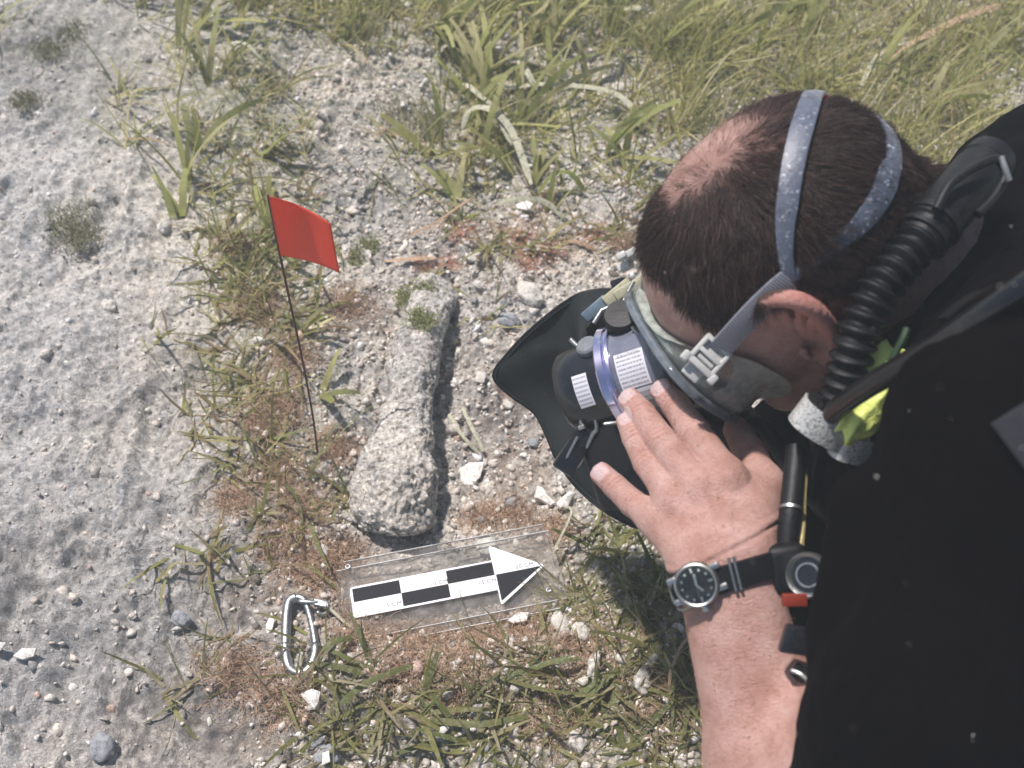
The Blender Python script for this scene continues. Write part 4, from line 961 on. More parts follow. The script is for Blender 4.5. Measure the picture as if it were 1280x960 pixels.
# ---- hair: real strands
def tri_sample(mask_fn, n, V=BV, F=BF, pre=None):
    f = F if pre is None else F[pre]; a, b_, c_, d_ = V[f[:, 0]], V[f[:, 1]], V[f[:, 2]], V[f[:, 3]]
    ar = np.linalg.norm(np.cross(c_-a, d_-b_), axis=1); wt = ar*mask_fn((a+c_)/2); i = rng.choice(len(f), n, p=wt/wt.sum()); u, v = rng.random((n, 1)), rng.random((n, 1))
    return (a[i]*(1-u)+b_[i]*u)*(1-v)+(d_[i]*(1-u)+c_[i]*u)*v
hm = np.linalg.norm(BV-HC, axis=1) < .16; fpre = np.nonzero(hm[BF[:, 0]])[0]
def hair_w(c):
    d, *_ = hair_density(c); x, y = pix(c); cr = np.exp(-((((x-1133)*.85+(y-242)*.53)/13)**2))*((y > 195) & (y < 315))
    ed = np.clip(fbm(c*300, 2, 3)+.8, .2, 1.3); return d*(1-.99*bald(c))**1.6*(1-.93*cr)*ed*(near_strap(c) > .92)
def grow(n, wfn, L, dirfn, lift_, k=5, pre=fpre, nf=headneck, clump=.0):
    r0 = tri_sample(wfn, n, pre=pre); nr = gradn(nf, r0); t = dirfn(r0, nr); t -= nr*np.sum(t*nr, 1)[:, None]; t /= np.maximum(np.linalg.norm(t, axis=1), 1e-6)[:, None]
    Ls = rng.uniform(*L, n)[:, None]; pts = [r0-nr*.0005]; p = r0
    tn = t+rng.normal(0, .16, (n, 3)); el = np.clip(rng.normal(lift_, .16, n), .05, 1.3)[:, None]
    for s in range(1, k):
        e = el*(1-.28*s); dv = tn+nr*e+fbm(r0*60, 2, 7)[:, None]*.0; dv /= np.linalg.norm(dv, axis=1)[:, None]; p = p+dv*Ls/(k-1); pts.append(p)
    return np.stack(pts, 1)
# comb field: forward and down over the sides, back over the nape; clumps of wet hair drift by noise
def comb(c, nr):
    q = c-HC; l = q@hl; a = q@hf; u = q@hu
    t = hf*(1.0*sstep(-.06, .03, a)-.35)[:, None]+hl*(np.sign(l)*np.minimum(1, np.abs(l)/.03)*.45)[:, None]-hu*(.55+.5*sstep(0, -.06, a))[:, None]
    nv = np.stack([vn(c*90+7*k, 11+k) for k in range(3)], -1); return t+.55*nv
HP = grow(55000, hair_w, (.008, .017), comb, .42)
m = M_('dark_hair'); h = m.node('ShaderNodeHairInfo'); m.col(m.ramp(h.outputs['Random'], [(0, (.007, .003, .002)), (.7, (.032, .013, .009)), (.95, (.085, .035, .024)), (1, (.16, .13, .12))])); m.set(Roughness=.5); m.b.inputs['Specular IOR Level'].default_value = .35
M_HAIR = m.m
hr = np.array([.00011, .00011, .0001, .00008, .00003])[None]*np.ones((len(HP), 1))
curves_obj('hair', c2w(HP), hr, M_HAIR, person)
# thin hair left over the bald crown and the light fuzz on the forearm
def bald_w(c): d, *_ = hair_density(c); return d*np.clip(bald(c)*1.3, 0, 1)
HP2 = grow(1800, bald_w, (.008, .014), comb, .22); m = thread_mat('fair_hair', (.05, .022, .015), (.22, .12, .08), .5)
curves_obj('crown_hair', c2w(HP2), hr[:len(HP2)]*.6, m, person)
armf = np.nonzero((BV[BF[:, 0], 1] < -.135) & (BV[BF[:, 0], 0] < .215))[0]
AP = grow(2600, lambda c: (np.abs(fbm(c*80, 2, 5))+.15), (.004, .009), lambda c, n_: np.tile([.55, .55, 0], (len(c), 1))+.5*np.stack([vn(c*50, 5), vn(c*50, 6), vn(c*50, 8)], -1), .15, pre=armf, nf=lambda p: forearm_d(p))
curves_obj('arm_hair', c2w(AP), hr[:len(AP)]*.6, thread_mat('arm_hair', (.34, .16, .08), (.58, .38, .22), .5), person)

# ---- black suit
def suit_d(p):
    d = rcone(p, NB+np.array([.035, -.02, .01]), P(1600, 760, .82), .100, .180)
    d = smin(d, rcone(p, SHO, NB+np.array([.06, -.03, .02]), .088, .095), .05)
    d = smin(d, rcone(p, P(1180, 900, .585), SHO, .062, .085), .04)
    d = smin(d, rcone(p, P(1068, 1080, .64), P(1180, 900, .585), .052, .064), .03)
    d = smin(d, rcone(p, P(1230, 640, .68), P(1120, 800, .68), .075, .050), .03)
    d = smin(d, rcone(p, P(1140, 560, .76), P(1240, 560, .70), .045, .07), .03)
    d = smin(d, rcone(p, P(1322, 285, .86), P(1350, 520, .74), .098, .12), .02)
    d = smin(d, rcone(p, P(1135, 560, .87), P(1085, 770, .84), .078, .085), .03)
    d = smin(d, rcone(p, P(1010, 575, .91), P(1110, 600, .90), .062, .08), .03)
    d = smin(d, rcone(p, P(1222, 325, .80), P(1178, 470, .77), .048, .052), .015)
    d = smin(d, rcone(p, P(1083, 640, .63), P(1066, 800, .63), .024, .024), .02)
    d = smin(d, rcone(p, P(1290, 300, .80), P(1300, 420, .76), .070, .08), .02)
    return d
def cutoff(p): return -((p-P(1040, 1120, .63))@unit(SHO-ELB))
def suit2(p): d = suit_d(p); return np.maximum(d, -(forearm_d(p)-.004))
SV, SF = surface_nets(suit2, axis_pts([(.14, .35, .003), (.35, .85, .008)]), axis_pts([(-.66, -.36, .008), (-.36, .12, .003), (.12, .30, .006)]), axis_pts([(.40, .80, .003), (.80, 1.08, .007)]))
SV = SV+gradn(suit_d, SV)*(.0040*fbm(SV*22, 3, 71)+.0012*fbm(SV*90, 2, 75))[:, None]
m = M_('black_neoprene'); n1 = m.noise(1500, 3); m.col(m.ramp(n1, [(.35, (.0012, .0006, .0009)), (.7, (.0030, .0016, .0022))])); m.set(Roughness=.9); m.b.inputs['Specular IOR Level'].default_value = .04
m.bump(n1, .0004, .8); M_SUIT = m.m
mobj('wetsuit', c2w(SV), SF[:, ::-1], M_SUIT, person)
# eyes behind the mask
M_EYE = simple('eye_white', (.7, .68, .66), .2)
for s in (1, -1):
    V0, F0 = ico(3); mobj('eye', c2w(HL(86, s*31, -18)+V0*.0085), F0, M_EYE, person)

# ================================================================== gear
def cobj(name, V, F, mat, parent=None, smooth=True, fix=True, **k):
    o = mobj(name, c2w(V), F, mat, parent, smooth, **k)
    if fix: fixn(o)
    if smooth and len(V) < 2000: o.data.set_sharp_from_angle(angle=math.radians(38))
    return o
def surf_ribbon(path, width, off, f, th=.0022, n=None, edge=.25, wide=None):
    """band lying on surface f along path (viewer frame)"""
    n = n or len(path); path = catmull(path, n) if n != len(path) else path
    N_ = gradn(f, path, .004); T = np.gradient(path, axis=0); T /= np.linalg.norm(T, axis=1)[:, None]; S_ = np.cross(T, N_); S_ /= np.linalg.norm(S_, axis=1)[:, None]
    off = np.broadcast_to(off, (n,)); wd = np.broadcast_to(width, (n,)); V = []; prof = [(-1, 0), (-.94, .8), (-.6, 1), (0, 1.08), (.6, 1), (.94, .8), (1, 0), (.6, -.1), (-.6, -.1)]
    for i in range(n):
        for a, h in prof:
            p = path[i]+S_[i]*wd[i]*.5*a; d = float(f(p[None])[0]); p = p-N_[i]*(d-off[i])*1.0+N_[i]*th*h; V.append(p)
    k = len(prof); F = [(i*k+j, i*k+(j+1) % k, (i+1)*k+(j+1) % k, (i+1)*k+j) for i in range(n-1) for j in range(k)]+[tuple(range(k)), tuple((n-1)*k+j for j in range(k-1, -1, -1))]
    return np.array(V), F
M_SIL = M_('strap_silicone'); n_ = M_SIL.noise(260, 6, .75)
M_SIL.col(M_SIL.mix(M_SIL.ramp(n_, [(.57, (0, 0, 0)), (.63, (1, 1, 1))]), (.10, .11, .145), (.50, .50, .55))); M_SIL.set(Roughness=.35); M_SIL.b.inputs['Subsurface Weight'].default_value = .2; M_SIL.bump(n_, .0004)
M_SIL2 = M_('strap_ribbed'); wv = M_SIL2.node('ShaderNodeTexWave'); wv.inputs['Scale'].default_value = 210; wv.inputs['Distortion'].default_value = .4; wv.bands_direction = 'DIAGONAL'; M_SIL2.lk(M_SIL2.tc.outputs['Object'], wv.inputs['Vector'])
M_SIL2.col(M_SIL2.ramp(wv.outputs[0], [(.2, (.13, .14, .17)), (.8, (.24, .25, .28))])); M_SIL2.set(Roughness=.35); M_SIL2.bump(wv.outputs[0], .00025)
M_BKL = simple('buckle_plastic', (.50, .50, .47), .35, var=.06, vs=120, bump=.0002); M_CLR = clear('clear_shell', (.93, .95, .94), .11, (.55, .58, .54), .08, .2)
M_FRM = clear('mask_frame', (.70, .75, .78), .22, (.40, .44, .48), .06, .25); M_GLS = clear('mask_glass', (.93, .97, .97), .02, (.4, .45, .45), .02, .05)
M_BLK = simple('black_rubber', (.0055, .0055, .0065), .5, var=.3, vs=200, bump=.0003, bs=500, spec=.3); M_GLOSS = simple('black_gloss', (.012, .013, .016), .16, var=.3, vs=90)
M_TEAL = simple('hood_neoprene', (.010, .013, .014), .7, var=.3, vs=60, bump=.0005, bs=900, spec=.25); M_GREY = simple('grey_plastic', (.16, .17, .18), .35, var=.2, vs=150)
M_PURP = simple('anodised_ring', (.60, .57, .74), .2, 1, .25, 60); M_LBL = simple('label_paper', (.62, .62, .66), .4, var=.04, vs=80); M_INK = simple('label_ink', (.30, .30, .34), .6)
M_GOLD = simple('gold_sticker', (.28, .20, .10), .45, .3); M_PLATE = simple('sandy_plastic', (.36, .35, .24), .3, var=.2); M_BLUE = simple('blue_grey_plastic', (.12, .17, .21), .25, var=.25, vs=90); M_AQUA = simple('aqua_plastic', (.25, .38, .38), .2, var=.15, vs=80)

# mask
mask = thing('diving_mask', 'clear silicone diving mask worn by the diver, pressed against the camera', 'diving mask', c2w(HL(95, 0, -20)))
w1 = np.interp(np.linspace(0, 1, len(ST1)), [0, .1, .25, .5, .7, .9, 1], [.008, .0092, .0135, .015, .0135, .0092, .008])
strap = cobj('strap', *surf_ribbon(ST1, w1, .0035, headneck), M_SIL, mask)
w2 = np.interp(np.linspace(0, 1, len(ST2)), [0, .1, .3, .5, .7, .9, 1], [.008, .008, .013, .018, .013, .008, .008])
o2 = np.interp(np.linspace(0, 1, len(ST2)), [0, .10, .2, .3, .7, .8, 1], [.0025, -.0018, -.001, .0022, .003, 0, .0025])
cobj('strap', *surf_ribbon(ST2, w2, o2, headneck), M_SIL, mask)
V, F = surf_ribbon(catmull(ST3, 30), .0160, np.linspace(.0040, .009, 30), headneck); cobj('strap_tail', V, F, M_SIL2, mask)
cobj('strap_tail', mirror(V), F, M_SIL2, mask)
def loop3(a, w_, h_, n=72, e=3.0, u0=-22, bow=0, nose=0):
    out = []
    for k in range(n):
        t = 2*math.pi*k/n; c_, s_ = math.cos(t), math.sin(t); l = w_*np.sign(c_)*abs(c_)**(2/e); u = h_*np.sign(s_)*abs(s_)**(2/e)
        out.append(HL(a-bow*(abs(l)/80)**2.2, l, u0+u-nose*(s_ < 0)*math.exp(-(l/20)**2)))
    return np.array(out)
A0 = 99
def hug(R, o):
    R = R-hf*.012
    for _ in range(6): R = R-gradn(headneck, R)*(headneck(R)-o)[:, None]*.8
    return R
rings = [hug(loop3(90, 60, 36, bow=44), .0008), hug(loop3(89, 64, 40, bow=42), .006), loop3(88, 64, 41, bow=30), loop3(93, 64, 41, bow=14), loop3(A0-4, 64, 41, bow=5), loop3(A0, 61, 39, bow=0)]
V = np.concatenate(rings); n = 72; F = [(r*n+k, r*n+(k+1) % n, (r+1)*n+(k+1) % n, (r+1)*n+k) for r in range(5) for k in range(n)]
cobj('skirt', V, F, M_CLR, mask).modifiers.new('t', 'SOLIDIFY').thickness = .0018
fr = loop3(A0+2, 63, 40); V, F = tube(fr, .0034, 12, closed=True); frame = cobj('frame', V, F, M_FRM, mask)
V, F = tube(loop3(A0+4.5, 60, 37), .0014, 8, closed=True); cobj('frame_rim', V, F, M_FRM, mask)
g = loop3(A0+3, 60, 37); V = np.concatenate([g, g+hf*.003]); F = [tuple(range(n)), tuple(range(2*n-1, n-1, -1))]+[(k, (k+1) % n, n+(k+1) % n, n+k) for k in range(n)]; cobj('lens', V, F, M_GLS, mask)
V0, F0 = ico(3); cobj('nose_pocket', HL(100, 0, -48)+(V0*np.array([.018, .019, .022]))@np.array(HA), F0, M_CLR, mask)
def buckle(mir=False):
    f = (lambda V: mirror(V)) if mir else (lambda V: V)
    t_ = unit(P(872, 462, .70)-P(905, 425, .70)); q = march(headneck, [889], [443])[0]; c_ = P(887, 444, q[2]-.020 if q[2] < 1 else .70)
    nn = unit(unit(-c_)+.35*hl); nn = unit(nn-t_*np.dot(nn, t_)); s_ = np.cross(t_, nn); ax = (t_, s_, nn)
    def bb(dt, ds, dn, ht, hs, hn, nm, mat=M_BKL, par=None, bev=.0008): V, F = rbox(c_+t_*dt+s_*ds+nn*dn, ax, (ht, hs, hn), bev); return cobj(nm, f(V), F, mat, par)
    b0 = bb(.001, 0, -.0015, .0100, .0085, .0012, 'buckle', par=mask)
    bb(-.0085, 0, .0012, .0017, .0105, .0022, 'cross_bar', par=b0); bb(.0005, 0, .0016, .0016, .0090, .0016, 'cross_bar', par=b0); bb(.0095, 0, .0010, .0022, .0120, .0020, 'cross_bar', par=b0)
    for k in (-1, 1): bb(-.0005, k*.0092, .0005, .0100, .0014, .0026, 'side_rail', par=b0); bb(.0105, k*.0118, .0010, .0036, .0026, .0026, 'release_tab', par=b0, bev=.0014)
    V, F = tube([c_+t_*.005+nn*.001-s_*.006, c_+t_*.005+nn*.001+s_*.006], .0016, 10); cobj('roller', f(V), F, M_BKL, b0)
    bb(.0145, 0, -.005, .005, .0060, .0025, 'hinge_arm', M_BKL, b0)
buckle(); buckle(True)

# regulator at the mouth
reg = thing('regulator', 'dark regulator held in the diver\'s mouth below the mask', 'regulator', c2w(HL(120, 0, -80)))
ra = unit(hf*.9-hu*.4); rc_ = HL(126, 6, -88)
V, F = lathe(rc_, ra, [(-.020, .0001), (-.020, .020), (-.012, .030), (.004, .0335), (.010, .032), (.013, .026), (.0135, .0001)], 40); cobj('second_stage', V, F, M_BLK, reg)
V, F = lathe(rc_, ra, [(.011, .028), (.0155, .027), (.0165, .018), (.0170, .0001)], 32); cobj('purge_cover', V, F, M_BLUE, reg)
V, F = tube([HL(88, 0, -78), HL(108, 2, -82)], .013, 16); cobj('mouthpiece', V, F, M_BLK, reg)
V, F = tube(catmull([rc_-hu*.02+hl*.01, P(950, 530, .80), P(985, 580, .79), P(1040, 650, .80), P(1100, 680, .80)], 40), .0060, 12); cobj('supply_hose', V, F, M_BLK, reg)
V, F = rbox(P(925, 497, .775), (unit([.8, -.5, .1]), unit([.5, .8, 0]), unit([0, 0, 1])), (.010, .005, .004), .0015); cobj('side_lever', V, F, M_GREY, reg)

# camera in its housing
CA = unit([-.86, -.28, .40]); V1 = unit(np.array([-.28, .95, .05])-CA*np.dot([-.28, .95, .05], CA)); CS = np.cross(CA, V1); CS = CS if CS[2] < 0 else -CS; CC = P(776, 472, .846)
cm = thing('camera_housing', 'compact camera in a clear underwater housing with white caution labels and black hood', 'camera', c2w(CC))
def K(a, v, s_): return CC+CA*a+V1*v+CS*s_
V, F = lathe(CC, CA, [(.004, .0345), (.012, .0352), (.030, .0345), (.040, .0335), (.044, .030), (.044, .0001)], 56, ref=CS); cobj('front_barrel', V, F, M_GLOSS, cm)
V, F = lathe(CC, CA, [(-.0075, .0375), (-.0070, .0402), (-.0052, .0408), (-.0042, .0392), (-.0032, .0392), (-.0022, .0412), (.0030, .0418), (.0048, .0405), (.0056, .0380), (.0056, .034)], 72, ref=CS); cobj('port_ring', V, F, M_PURP, cm)
V, F = lathe(CC, CA, [(-.046, .0330), (-.044, .0372), (-.038, .0388), (-.0072, .0380)], 64, ref=CS); shell = cobj('housing_shell', V, F, simple('smoky_shell', (.15, .16, .20), .12, .0, .3, 40, coat=.5), cm)
def curved_label(t0, t1, a0, a1, r, nm, lines, par):
    """paper on the cylinder, with rows of small print"""
    V = []; n = 14
    for lvl in (0, .0003):
        for t in (t0, t1):
            for k in range(n): a = a0+(a1-a0)*k/(n-1); V.append(CC+CA*t+(r+lvl)*(math.cos(a)*CS+math.sin(a)*V1))
    F = []
    for k in range(n-1): F += [(k, k+1, n+k+1, n+k), (2*n+k, 3*n+k, 3*n+k+1, 2*n+k+1)]
    F += [(0, n, 3*n, 2*n), (n-1, 3*n-1, 4*n-1, 2*n-1)]+[(k, 2*n+k, 2*n+k+1, k+1) for k in range(n-1)]+[(n+k, n+k+1, 3*n+k+1, 3*n+k) for k in range(n-1)]
    lab = cobj(nm, V, F, M_LBL, par, smooth=False)
    V = []; F = []
    for row, words in enumerate(lines):
        a = a1-(a1-a0)*(row+.8)/(len(lines)+.6); da = (a1-a0)/(len(lines)+.6)*.17
        x = .05
        while x < .92:
            w_ = min(random.uniform(.03, .11) if words is None else .04, .93-x); s0 = len(V)
            for tt, aa in ((x, a-da), (x+w_, a-da), (x+w_, a+da), (x, a+da)): t = t1+(t0-t1)*tt; V.append(CC+CA*t+(r+.0005)*(math.cos(aa)*CS+math.sin(aa)*V1))
            F.append((s0, s0+1, s0+2, s0+3)); x += w_+random.uniform(.012, .03)
            if words is not None and x > words: break
    cobj('small_print', V, F, M_INK, lab, smooth=False, fix=False); return lab
L1 = curved_label(-.034, -.011, -.30, .42, .0384, 'caution_label', [None]*8, shell)
L2 = curved_label(-.034, -.011, -.62, -.34, .0384, 'approval_label', [None]*2, shell)
pt = K(-.0225, 0, 0)+(.0390)*(math.cos(.37)*CS+math.sin(.37)*V1); cw = c2w(pt)
text_obj('CAUTION', cw, c2wv(-CA), c2wv(-math.sin(.37)*CS+math.cos(.37)*V1), .0036, 'caution_heading', M_INK, L1, .0004)
curved_label(.014, .026, -.42, .30, .0354, 'side_label', [None]*7, cm)
V, F = rbox(K(-.056, -.004, -.006), (CA, V1, CS), (.0150, .034, .040), .005, 3); cobj('camera_body', V, F, M_GLOSS, cm)
V, F = rbox(K(-.056, 0, -.004), (CA, V1, CS), (.0190, .039, .045), .006, 3); cobj('rear_shell', V, F, M_CLR, cm)
def lx(px, py, d, ax, half, nm, mat, par=cm, bev=.0015): V, F = rbox(P(px, py, d), ax, half, bev); return cobj(nm, V, F, mat, par)
AX = (CA, V1, CS)
lx(806, 394, .822, AX, (.012, .008, .006), 'shutter_block', M_BLUE); lx(826, 412, .815, AX, (.010, .011, .005), 'latch', M_AQUA); lx(820, 436, .818, AX, (.006, .010, .005), 'latch', M_AQUA)
lx(806, 362, .845, (unit([.8, .5, 0]), unit([-.5, .8, 0]), [0, 0, 1]), (.014, .006, .005), 'flash_window', M_CLR); lx(790, 358, .86, (unit([.8, .5, 0]), unit([-.5, .8, 0]), [0, 0, 1]), (.016, .004, .004), 'arm_plate', M_PLATE)
lx(772, 366, .862, (unit([.75, .6, 0]), unit([-.6, .75, 0]), [0, 0, 1]), (.013, .005, .004), 'arm_plate', M_PLATE); lx(744, 386, .865, (unit([.75, .65, 0]), unit([-.65, .75, 0]), [0, 0, 1]), (.012, .0045, .004), 'arm_plate', M_BLUE)
lx(775, 356, .88, AX, (.006, .005, .006), 'cold_shoe', M_GLOSS)
V, F = lathe(P(778, 398, .825), unit([-.25, .5, -.8]), [(-.012, .0001), (-.012, .0135), (.004, .0140), (.007, .0125), (.0075, .0001)], 28); cobj('control_dial', V, F, M_BLK, cm)
V, F = lathe(P(737, 437, .832), unit([-.45, .55, -.65]), [(-.010, .0001), (-.010, .0065), (-.001, .0068), (0, .0085), (.006, .0085), (.0075, .0070), (.0078, .0001)], 24); cobj('knob', V, F, M_GREY, cm)
V, F = tube([P(713, 424, .84), P(721, 432, .838)], .0019, 10); cobj('pin', V, F, M_STEEL, cm)
V, F = tube([P(742, 404, .85), P(752, 388, .85), P(780, 376, .85), P(792, 352, .85)], .0018, 10); cobj('tray_rod', V, F, M_STEEL, cm)
V, F = tube([P(800, 420, .81), P(790, 408, .81)], .0016, 10); cobj('pin', V, F, M_STEEL, cm)
rim = [(778, 362, .875), (745, 363, .885), (714, 373, .895), (668, 408, .92), (634, 443, .935), (617, 470, .94), (638, 494, .945), (668, 516, .945), (684, 546, .94), (698, 578, .935), (726, 614, .93), (768, 646, .915), (815, 662, .90), (862, 640, .875), (888, 590, .86), (882, 510, .86), (856, 440, .87), (822, 385, .87)]
R_ = np.array([P(*r) for r in rim]); R_ = np.vstack([R_, R_[:1]]); R_ = catmull(R_, 73)[:-1]; ci = CC+CA*.030
ang = np.arctan2((R_-ci)@V1, (R_-ci)@CS); inner = np.array([ci+.0355*(math.cos(a)*CS+math.sin(a)*V1) for a in ang]); V = []; ns_ = 16
for k in range(ns_+1):
    t = k/ns_; bow = .020*math.sin(math.pi*min(1, t*1.0))*(1-t*.3); q = inner*(1-t)+R_*t; out_ = q-ci; out_ = out_-np.outer(out_@CA, CA); out_ /= np.linalg.norm(out_, axis=1)[:, None]
    q = q+out_*bow-CA*.004*math.sin(math.pi*t); q = q+out_*(.0016*vn(q*40, 3))[:, None]; V.append(q)
lip = V[-1]*1.0; V.append(R_-(R_-ci)*.05+CA*.003); V = np.concatenate(V); n = 72
F = [(r*n+k, r*n+(k+1) % n, (r+1)*n+(k+1) % n, (r+1)*n+k) for r in range(ns_+1) for k in range(n)]; hood = cobj('lens_hood', V, F, M_TEAL, cm); hood.modifiers.new('t', 'SOLIDIFY').thickness = .002
V, F = tube(R_, .0016, 8, closed=True); cobj('hood_edge', V, F, M_BLK, hood)
def hood_front(px, py, lo=.80, hi=.95): return P(px, py, np.interp(px, [620, 720, 800], [.925, .855, .84]))
V, F = lathe(P(709, 476, .842), unit([-.5, .1, -.85]), [(-.004, .0001), (-.004, .0072), (0, .0072), (.0008, .0060), (.0009, .0001)], 24); cobj('round_sticker', V, F, M_GOLD, hood)
clip = thing('snap_hook', 'small chrome snap hook on a black clip, hanging against the camera hood', 'snap hook', c2w(P(735, 545, .84)))
V, F = tube(catmull([P(728, 535, .838), P(726, 522, .835), P(733, 514, .833), P(741, 517, .833), P(746, 535, .834), P(741, 543, .836), P(733, 560, .84), P(724, 580, .845), P(710, 589, .85)], 50), .0016, 10); cobj('wire_hook', V, F, M_STEEL, clip)
V, F = rbox(P(719, 562, .845), (unit([-.55, -.85, .1]), unit([.85, -.55, 0]), [0, 0, 1]), (.020, .0085, .006), .002); cobj('clip_body', V, F, M_GLOSS, clip)
V, F = tube([P(724, 535, .836), P(731, 532, .834)], .0021, 10); cobj('pivot', V, F, M_STEEL, clip)
V, F = tube([P(722, 546, .836), P(705, 578, .842)], .0012, 8); cobj('spring', V, F, M_STEEL, clip)
lx(764, 529, .80, (unit([.95, .1, 0]), unit([-.1, .95, 0]), [0, 0, 1]), (.0060, .0014, .002), 'pin', M_STEEL)
V, F = rbox(P(790, 570, .845), AX, (.034, .036, .018), .01, 4); cobj('front_grip', V, F, M_BLK, cm)

# wristwatch
fa = unit(P(950, 960, .69)-P(903, 706, .702)); wc0 = P(906, 722, .700)
q1 = march(arm_d, [872], [729])[0]; wn = unit(gradn(arm_d, q1[None])[0]*.45+unit([-.18, .10, -1])); wcn = q1+wn*.0045
watch = thing('wristwatch', 'steel diving watch with black dial strapped round the left wrist', 'watch', c2w(wcn))
wu = unit(-fa-wn*np.dot(-fa, wn)); wu = unit(wu*.97+np.cross(wn, wu)*-.2); wr_ = np.cross(wn, wu); wr_ = wr_ if wr_[0] > 0 else -wr_
V, F = lathe(wcn, wn, [(-.0050, .0001), (-.0050, .0128), (-.0020, .0140), (.0012, .0141), (.0022, .0136)], 48); case = cobj('case', V, F, M_STEEL, watch)
V, F = lathe(wcn, wn, [(.0020, .0136), (.0040, .0134), (.0045, .0126), (.0040, .0117), (.0030, .0113)], 48); cobj('bezel', V, F, M_STEEL, watch)
V, F = lathe(wcn, wn, [(.0010, .0120), (.0029, .0118), (.0029, .0001)], 48); dial = cobj('dial', V, F, M_GLOSS, watch); M_LUM = simple('luminous_paint', (.62, .66, .60), .5, var=.03)
for h in range(12):
    a = h*math.pi/6; d_ = wu*math.cos(a)+wr_*math.sin(a); c_ = wcn+d_*.0092+wn*.0031
    if h in (0, 6, 3): V, F = rbox(c_, (d_, np.cross(wn, d_), wn), (.0015, .0006, .0002), 0)
    else: V, F = lathe(c_, wn, [(-.0002, .0001), (-.0002, .0008), (.0002, .0008), (.0002, .0001)], 10)
    cobj('hour_marker', V, F, M_LUM, dial)
for a, L_, w_ in ((.15, .0068, .0007), (2.6, .0055, .0006), (3.3, .0075, .0003)): d_ = wu*math.cos(a)+wr_*math.sin(a); V, F = rbox(wcn+d_*L_*.5+wn*(.0034+w_*.2), (d_, np.cross(wn, d_), wn), (L_*.5, w_, .0001), 0); cobj('watch_hand', V, F, M_LUM if w_ > .0004 else M_GOLD, dial)
V, F = lathe(wcn+wn*.0036, wn, [(0, .0117), (.0006, .0100), (.0008, .0001)], 40); cobj('crystal', V, F, M_GLS, watch)
for sr in (-1, 1):
    for su_ in (-1, 1): V, F = rbox(wcn+wr_*sr*.0135+wu*su_*.0068-wn*.0018, (wr_, wu, wn), (.0038, .0020, .0022), .0008); cobj('lug', V, F, M_STEEL, watch)
V, F = lathe(wcn-wu*.0145, -wu, [(-.002, .0001), (-.002, .0028), (.0024, .0028), (.0030, .002), (.0030, .0001)], 16); cobj('crown', V, F, M_STEEL, watch)
u_ = unit(np.cross(fa, [0, 0, 1.])); u_ = u_ if u_[0] > 0 else -u_; v_ = np.cross(fa, u_); v_ = v_ if v_[2] < 0 else -v_; ring_ = []
for k in range(64):
    a = 2*math.pi*k/64; d_ = u_*math.cos(a)+v_*math.sin(a); row = []
    for w_ in (-.0085, 0, .0085):
        r_ = .06; p0 = wc0-fa*(.002+.0025*math.cos(a))+fa*w_
        for _ in range(30): r_ -= float(arm_d((p0+d_*r_)[None])[0])*.7
        row.append(r_)
    for w_, r_, h_ in ((-.0085, row[0], .0006), (-.0078, row[0], .0024), (0, max(row[1], (row[0]+row[2])/2), .0026), (.0078, row[2], .0024), (.0085, row[2], .0006), (0, row[1]-.0006, 0)): ring_.append(wc0-fa*(.002+.0025*math.cos(a))+fa*w_+d_*(r_+h_))
F = [(k*6+j, k*6+(j+1) % 6, ((k+1) % 64)*6+(j+1) % 6, ((k+1) % 64)*6+j) for k in range(64) for j in range(6)]; cobj('strap', np.array(ring_), F, M_BLK, watch)
for a_ in ((909, 698), (919, 739)), ((915, 696), (925, 737)):
    q = march(arm_d, np.linspace(a_[0][0], a_[1][0], 7), np.linspace(a_[0][1], a_[1][1], 7)); q = q+gradn(arm_d, q)*.0036; V, F = tube(catmull(q, 16), .0011, 8); cobj('keeper_ring', V, F, M_STEEL, watch)
V, F = tube(catmull([wcn+wr_*-.010+wu*.008, P(842, 722, .695), P(838, 732, .70), P(843, 752, .70), P(852, 762, .70), wcn-wr_*.007-wu*.011], 30), .0011, 8); cobj('strap_buckle', V, F, M_STEEL, watch)
V, F = rbox(P(846, 742, .702), (unit([.3, -1, 0]), unit([1, .3, .5]), unit([0, .3, 1])), (.008, .004, .0015), .0008); cobj('strap_end', V, F, M_BLK, watch)

# corrugated inflator hose
ch = thing('corrugated_hose', 'thick black corrugated hose running past the diver\'s ear', 'hose', c2w(P(1090, 400, .68)))
cp = catmull([P(1150, 300, .682), P(1118, 338, .676), P(1090, 378, .674), P(1072, 420, .676), P(1060, 465, .684), P(1048, 512, .694)], 240)
sl = np.concatenate([[0], np.cumsum(np.linalg.norm(np.diff(cp, axis=0), axis=1))]); V, F = tube(cp, .0118+.0024*np.sin(sl/.0086*2*math.pi)**1*(1)+.0, 28); cobj('corrugated_tube', V, F, M_BLK, ch)
V, F = tube(catmull([P(1240, 196, .715), P(1215, 226, .705), P(1180, 265, .69), P(1148, 303, .682)], 60), np.interp(np.arange(60), [0, 8, 9, 12, 13, 44, 45, 50, 51, 59], [.016, .0175, .0165, .0165, .0175, .0165, .0178, .0178, .0160, .0150]), 28); cobj('hose_cuff', V, F, M_BLK, ch)
for k, (a, b_) in enumerate(((1152, 296), (1168, 280))):
    t_ = unit(P(1180, 265, .69)-P(1148, 303, .682)); V, F = lathe(P(a, b_, .684), t_, [(-.0015, .0168), (-.0015, .0180), (.0015, .0180), (.0015, .0168)], 30); cobj('hose_clamp', V, F, M_BLK, ch)
V, F = tube(catmull([P(1170, 262, .665), P(1190, 228, .67), P(1225, 206, .675), P(1248, 200, .68), P(1256, 222, .68), P(1240, 250, .675), P(1222, 268, .67)], 50), .0030, 10); cobj('webbing_loop', V, F, M_GREY if False else M_BLK, ch)

